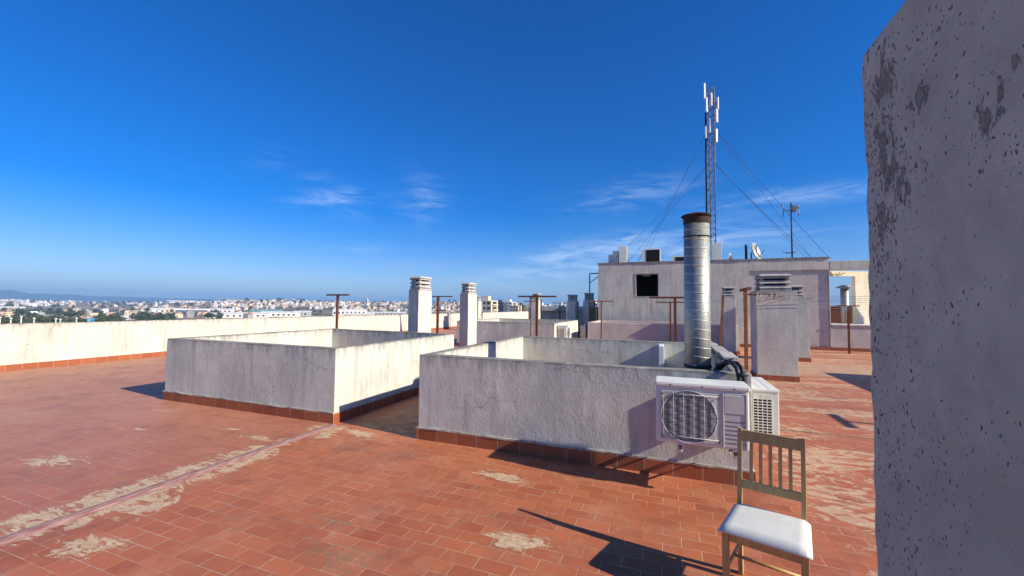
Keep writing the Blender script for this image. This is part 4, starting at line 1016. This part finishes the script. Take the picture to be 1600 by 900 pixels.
tower(846, 380, 9, 10, 2.9, 'white', 'white apartment block right of the far dark fronted chimney', 3)
tower(858, 300, 6, 10, 1.2, 'pink', 'pink apartment block behind the brown clothesline post', 3)
tower(876, 420, 12, 10, 4.0, 'white', 'white apartment block over the low rooftop room', 3)
tower(930, 330, 6, 9, 5.2, 'white', 'white apartment block seen left of the pipe frame', 3)
tower(574, 1500, 8, 8, 22, 'white', 'slim white tower in the hillside town', 5)
# poles at the far left
for k, (px, top) in enumerate(((3, -2.8), (20, -3.1), (36, -2.6), (56, -3.2), (90, -3.4), (97, -3.6), (122, -3.3))):
    ph = bearing(px); r = 190; x, y = -r*math.sin(ph), r*math.cos(ph)
    o = bpy.data.objects.new('lamp_post', bpy.data.meshes.get('lamp_post_mesh') or None)
    if k == 0:
        bm = bmesh.new(); tube(bm, (0, 0, 0), (0, 0, 18.5), .24, 8, r1=.16); tube(bm, (0, 0, 18.5), (0, 0, 19.0), .3, 8)
        lm = bpy.data.meshes.new('lamp_post_mesh'); bm.to_mesh(lm); bm.free(); lm.materials.append(M['chim'])
        o = bpy.data.objects.new('lamp_post', lm)
    else: o = bpy.data.objects.new('lamp_post', bpy.data.meshes['lamp_post_mesh'])
    col.objects.link(o); o.location = (x, y, -24); o.scale = (1, 1, (top+24)/19)
    tag(o, 'tall pale lamp post rising behind the left end of the parapet', 'lamp post', 'lamp posts behind the parapet')
# trees
mt, nt, b = newmat('far_foliage'); T = NT(nt); P = geopos(T)
c = T.mix(T.mapr(T.noise(P, .25, 4, .6), .35, .65), (.035, .055, .022), (.085, .10, .045)); T.l(c, b.inputs['Base Color']); b.inputs['Roughness'].default_value = .9
M['leaf'] = mt; M['trunk'] = simple('trunk', (.14, .10, .07))
def tree_mesh(i):
    rnd = random.Random(100+i); bm = bmesh.new()
    H = rnd.uniform(6, 10); W = H*rnd.uniform(.35, .6)
    path_tube(bm, [(0, 0, -1), (.1, .1, H*.3), (rnd.uniform(-.5, .5), 0, H*.62)], .25, 6, mi=1)
    for _ in range(4):
        a = rnd.uniform(0, 6.28); tube(bm, (0, 0, H*rnd.uniform(.25, .45)), (W*.6*math.cos(a), W*.6*math.sin(a), H*rnd.uniform(.55, .8)), .12, 5, mi=1, r1=.04)
    lobes = [(rnd.uniform(-.55, .55)*W, rnd.uniform(-.55, .55)*W, H*rnd.uniform(.42, .85), W*rnd.uniform(.3, .5)) for _ in range(9)]
    for _ in range(420):
        lx, ly, lz, lr = rnd.choice(lobes); d = Vector((rnd.gauss(0, 1), rnd.gauss(0, 1), rnd.gauss(0, .8))).normalized()*lr*rnd.uniform(.55, 1.05)
        c_ = Vector((lx, ly, lz))+d; s = rnd.uniform(.25, .5); q = Vector((rnd.gauss(0, 1), rnd.gauss(0, 1), rnd.gauss(0, 1))).to_track_quat('Z', 'Y').to_matrix()
        vs = [bm.verts.new(c_+q@Vector(p)*s) for p in ((-1, -.6, 0), (1, -.5, .1), (.7, .8, 0), (-.7, .7, -.1))]; bm.faces.new(vs)
    me = bpy.data.meshes.new('tree'); bm.to_mesh(me); bm.free(); me.materials.append(M['leaf']); me.materials.append(M['trunk']); return me
TM = [tree_mesh(i) for i in range(6)]
tl = []
def trees(n, px0, px1, r0_, r1_, lab):
    for _ in range(n):
        tl.append((rnd.uniform(r0_, r1_), bearing(rnd.uniform(px0, px1)), lab, rnd.randrange(6), rnd.uniform(0, 6.28), rnd.uniform(.8, 1.5)))
A_, B_, C_ = 'dark green tree in the wooded belt behind the left parapet', 'dark green tree among the far roofs, centre left', 'dark green tree between hillside houses'
trees(82, -40, 175, 480, 640, A_); trees(46, -40, 170, 720, 1300, A_)
trees(20, 158, 190, 480, 640, B_); trees(22, 212, 270, 560, 700, B_); trees(30, 180, 420, 900, 1500, B_); trees(14, 325, 345, 700, 950, B_)
trees(45, 380, 760, 1150, 1700, C_); trees(90, -40, 400, 1300, 3300, A_); trees(110, 400, 800, 1700, 2500, C_)
tl.sort(); cnt = 0; rest = bmesh.new()
for (r, ph, lab, vi, rz, s) in tl:
    x, y = -r*math.sin(ph), r*math.cos(ph); z = ground_z(x, y)
    if cnt < 280:
        o = bpy.data.objects.new('tree', TM[vi]); col.objects.link(o); o.location = (x, y, z); o.rotation_euler = (0, 0, rz); o.scale = (s*1.25, s*1.25, s)
        tag(o, lab, 'tree', lab.replace('tree', 'trees', 1)); cnt += 1
    else:
        n0 = len(rest.verts); rest.from_mesh(TM[vi]); rest.verts.ensure_lookup_table()
        bmesh.ops.transform(rest, matrix=Matrix.Translation((x, y, z))@Matrix.Rotation(rz, 4, 'Z')@Matrix.Scale(s*1.4, 4), verts=rest.verts[n0:])
me = bpy.data.meshes.new('distant_woods'); rest.to_mesh(me); rest.free(); me.materials.append(M['leaf']); me.materials.append(M['trunk'])
o = bpy.data.objects.new('distant_woods', me); col.objects.link(o); tag(o, 'farthest tree cover dotted along the horizon', 'woods', kind='stuff')

# ------------------------------------------------------------------ haze
bm = bmesh.new(); box(bm, -11800, 11800, -11800, 11800, -56, 240)
mt = bpy.data.materials.new('haze'); mt.use_nodes = True; nt = mt.node_tree; nt.nodes.remove(nt.nodes['Principled BSDF'])
pv = nt.nodes.new('ShaderNodeVolumePrincipled'); pv.inputs['Color'].default_value = (.30, .60, 1.0, 1); pv.inputs['Density'].default_value = HAZE if 'HAZE' in globals() else .00017
pv.inputs['Anisotropy'].default_value = .0
nt.links.new(pv.outputs[0], nt.nodes['Material Output'].inputs['Volume'])
hz_ = link('haze', bm, mt); tag(hz_, kind='stuff'); hz_['label'] = 'thin blue distance haze over the plain'

# ------------------------------------------------------------------ light
EL, AZ = R(29.4), R(7.6)
sv = Vector((math.cos(AZ)*math.cos(EL), -math.sin(AZ)*math.cos(EL), math.sin(EL)))
sl = bpy.data.lights.new('sun', 'SUN'); sl.energy = 5.0; sl.angle = R(.53); sl.color = (1.0, .90, .74)
so = bpy.data.objects.new('sun', sl); col.objects.link(so); so.rotation_euler = sv.to_track_quat('Z', 'Y').to_euler(); so.location = (30, -5, 30)
w = bpy.data.worlds.new('World'); scene.world = w; w.use_nodes = True; T = NT(w.node_tree)
bg = w.node_tree.nodes['Background']
sky = T.n('ShaderNodeTexSky', sky_type='NISHITA'); sky.sun_disc = False; sky.sun_elevation = EL; sky.sun_rotation = math.pi/2+AZ
sky.altitude = 100; sky.air_density = 1.0; sky.dust_density = .3; sky.ozone_density = 3.0
hs = T.n('ShaderNodeHueSaturation'); hs.inputs['Saturation'].default_value = 1.62; T.l(sky.outputs[0], hs.inputs['Color'])
hs2 = T.mix(1.0, hs.outputs[0], (.70, .75, 1.12), 'MULTIPLY')
D = T.n('ShaderNodeTexCoord').outputs['Generated']
mask = None
for (px, py, rx, ry, ang, s_) in ((525, 308, 60, 13, -.18, .8), (660, 312, 34, 34, .6, .6), (1240, 305, 110, 15, -.02, 1.0), (985, 305, 90, 22, -.12, .55), (930, 405, 160, 24, -.17, 1.9),
                                  (1030, 380, 90, 20, -.1, .7), (430, 245, 30, 14, -.3, .25), (490, 275, 24, 8, -.1, .2), (545, 335, 30, 8, 0, .4), (560, 388, 40, 6, 0, .3), (1200, 370, 160, 14, 0, .4), (640, 415, 60, 5, 0, .3)):
    c0 = skydir(px, py); ca, sa = math.cos(ang), math.sin(ang)
    ax = RR*ca-UU*sa*1.0; ay = RR*sa+UU*ca
    ax = (ax-c0*ax.dot(c0)).normalized(); ay = (ay-c0*ay.dot(c0)).normalized()
    cosv = c0.dot(fw)
    d1 = T.n('ShaderNodeVectorMath', operation='DOT_PRODUCT'); T.l(D, d1.inputs[0]); d1.inputs[1].default_value = ax*(f_px/cosv/rx*1.0)
    d2 = T.n('ShaderNodeVectorMath', operation='DOT_PRODUCT'); T.l(D, d2.inputs[0]); d2.inputs[1].default_value = ay*(f_px/cosv/ry)
    d3 = T.n('ShaderNodeVectorMath', operation='DOT_PRODUCT'); T.l(D, d3.inputs[0]); d3.inputs[1].default_value = c0
    q = T.math('ADD', T.math('POWER', T.math('ABSOLUTE', d1.outputs['Value']), 2), T.math('POWER', T.math('ABSOLUTE', d2.outputs['Value']), 2))
    g = T.math('MULTIPLY', T.math('EXPONENT', T.math('MULTIPLY', q, -1.1)), s_)
    g = T.math('MULTIPLY', g, T.math('GREATER_THAN', d3.outputs['Value'], .3))
    mask = g if mask is None else T.math('ADD', mask, g, clamp=True)
cn = T.noise(T.mapping(D, (6, 6, 34), rot=(.08, -.1, .2)), 1.5, 8, .62, .8)
cl = T.math('MULTIPLY', T.mapr(cn, .36, .74, 0, 1, True), mask)
# thin white cloud colour comes from the sky's own brightness scale
cc = T.mix(T.math('MULTIPLY', cl, .5), hs2, (6.0, 7.4, 9.4, 1))
T.l(cc, bg.inputs['Color']); bg.inputs['Strength'].default_value = .085
scene.view_settings.view_transform = 'Standard'; scene.view_settings.look = 'None'; scene.view_settings.gamma = 1
scene.view_settings.exposure = 0.66; scene.view_settings.use_curve_mapping = False
scene.render.engine = 'CYCLES'
scene.cycles.volume_bounces = 0
scene.render.resolution_x = 1024; scene.render.resolution_y = 576
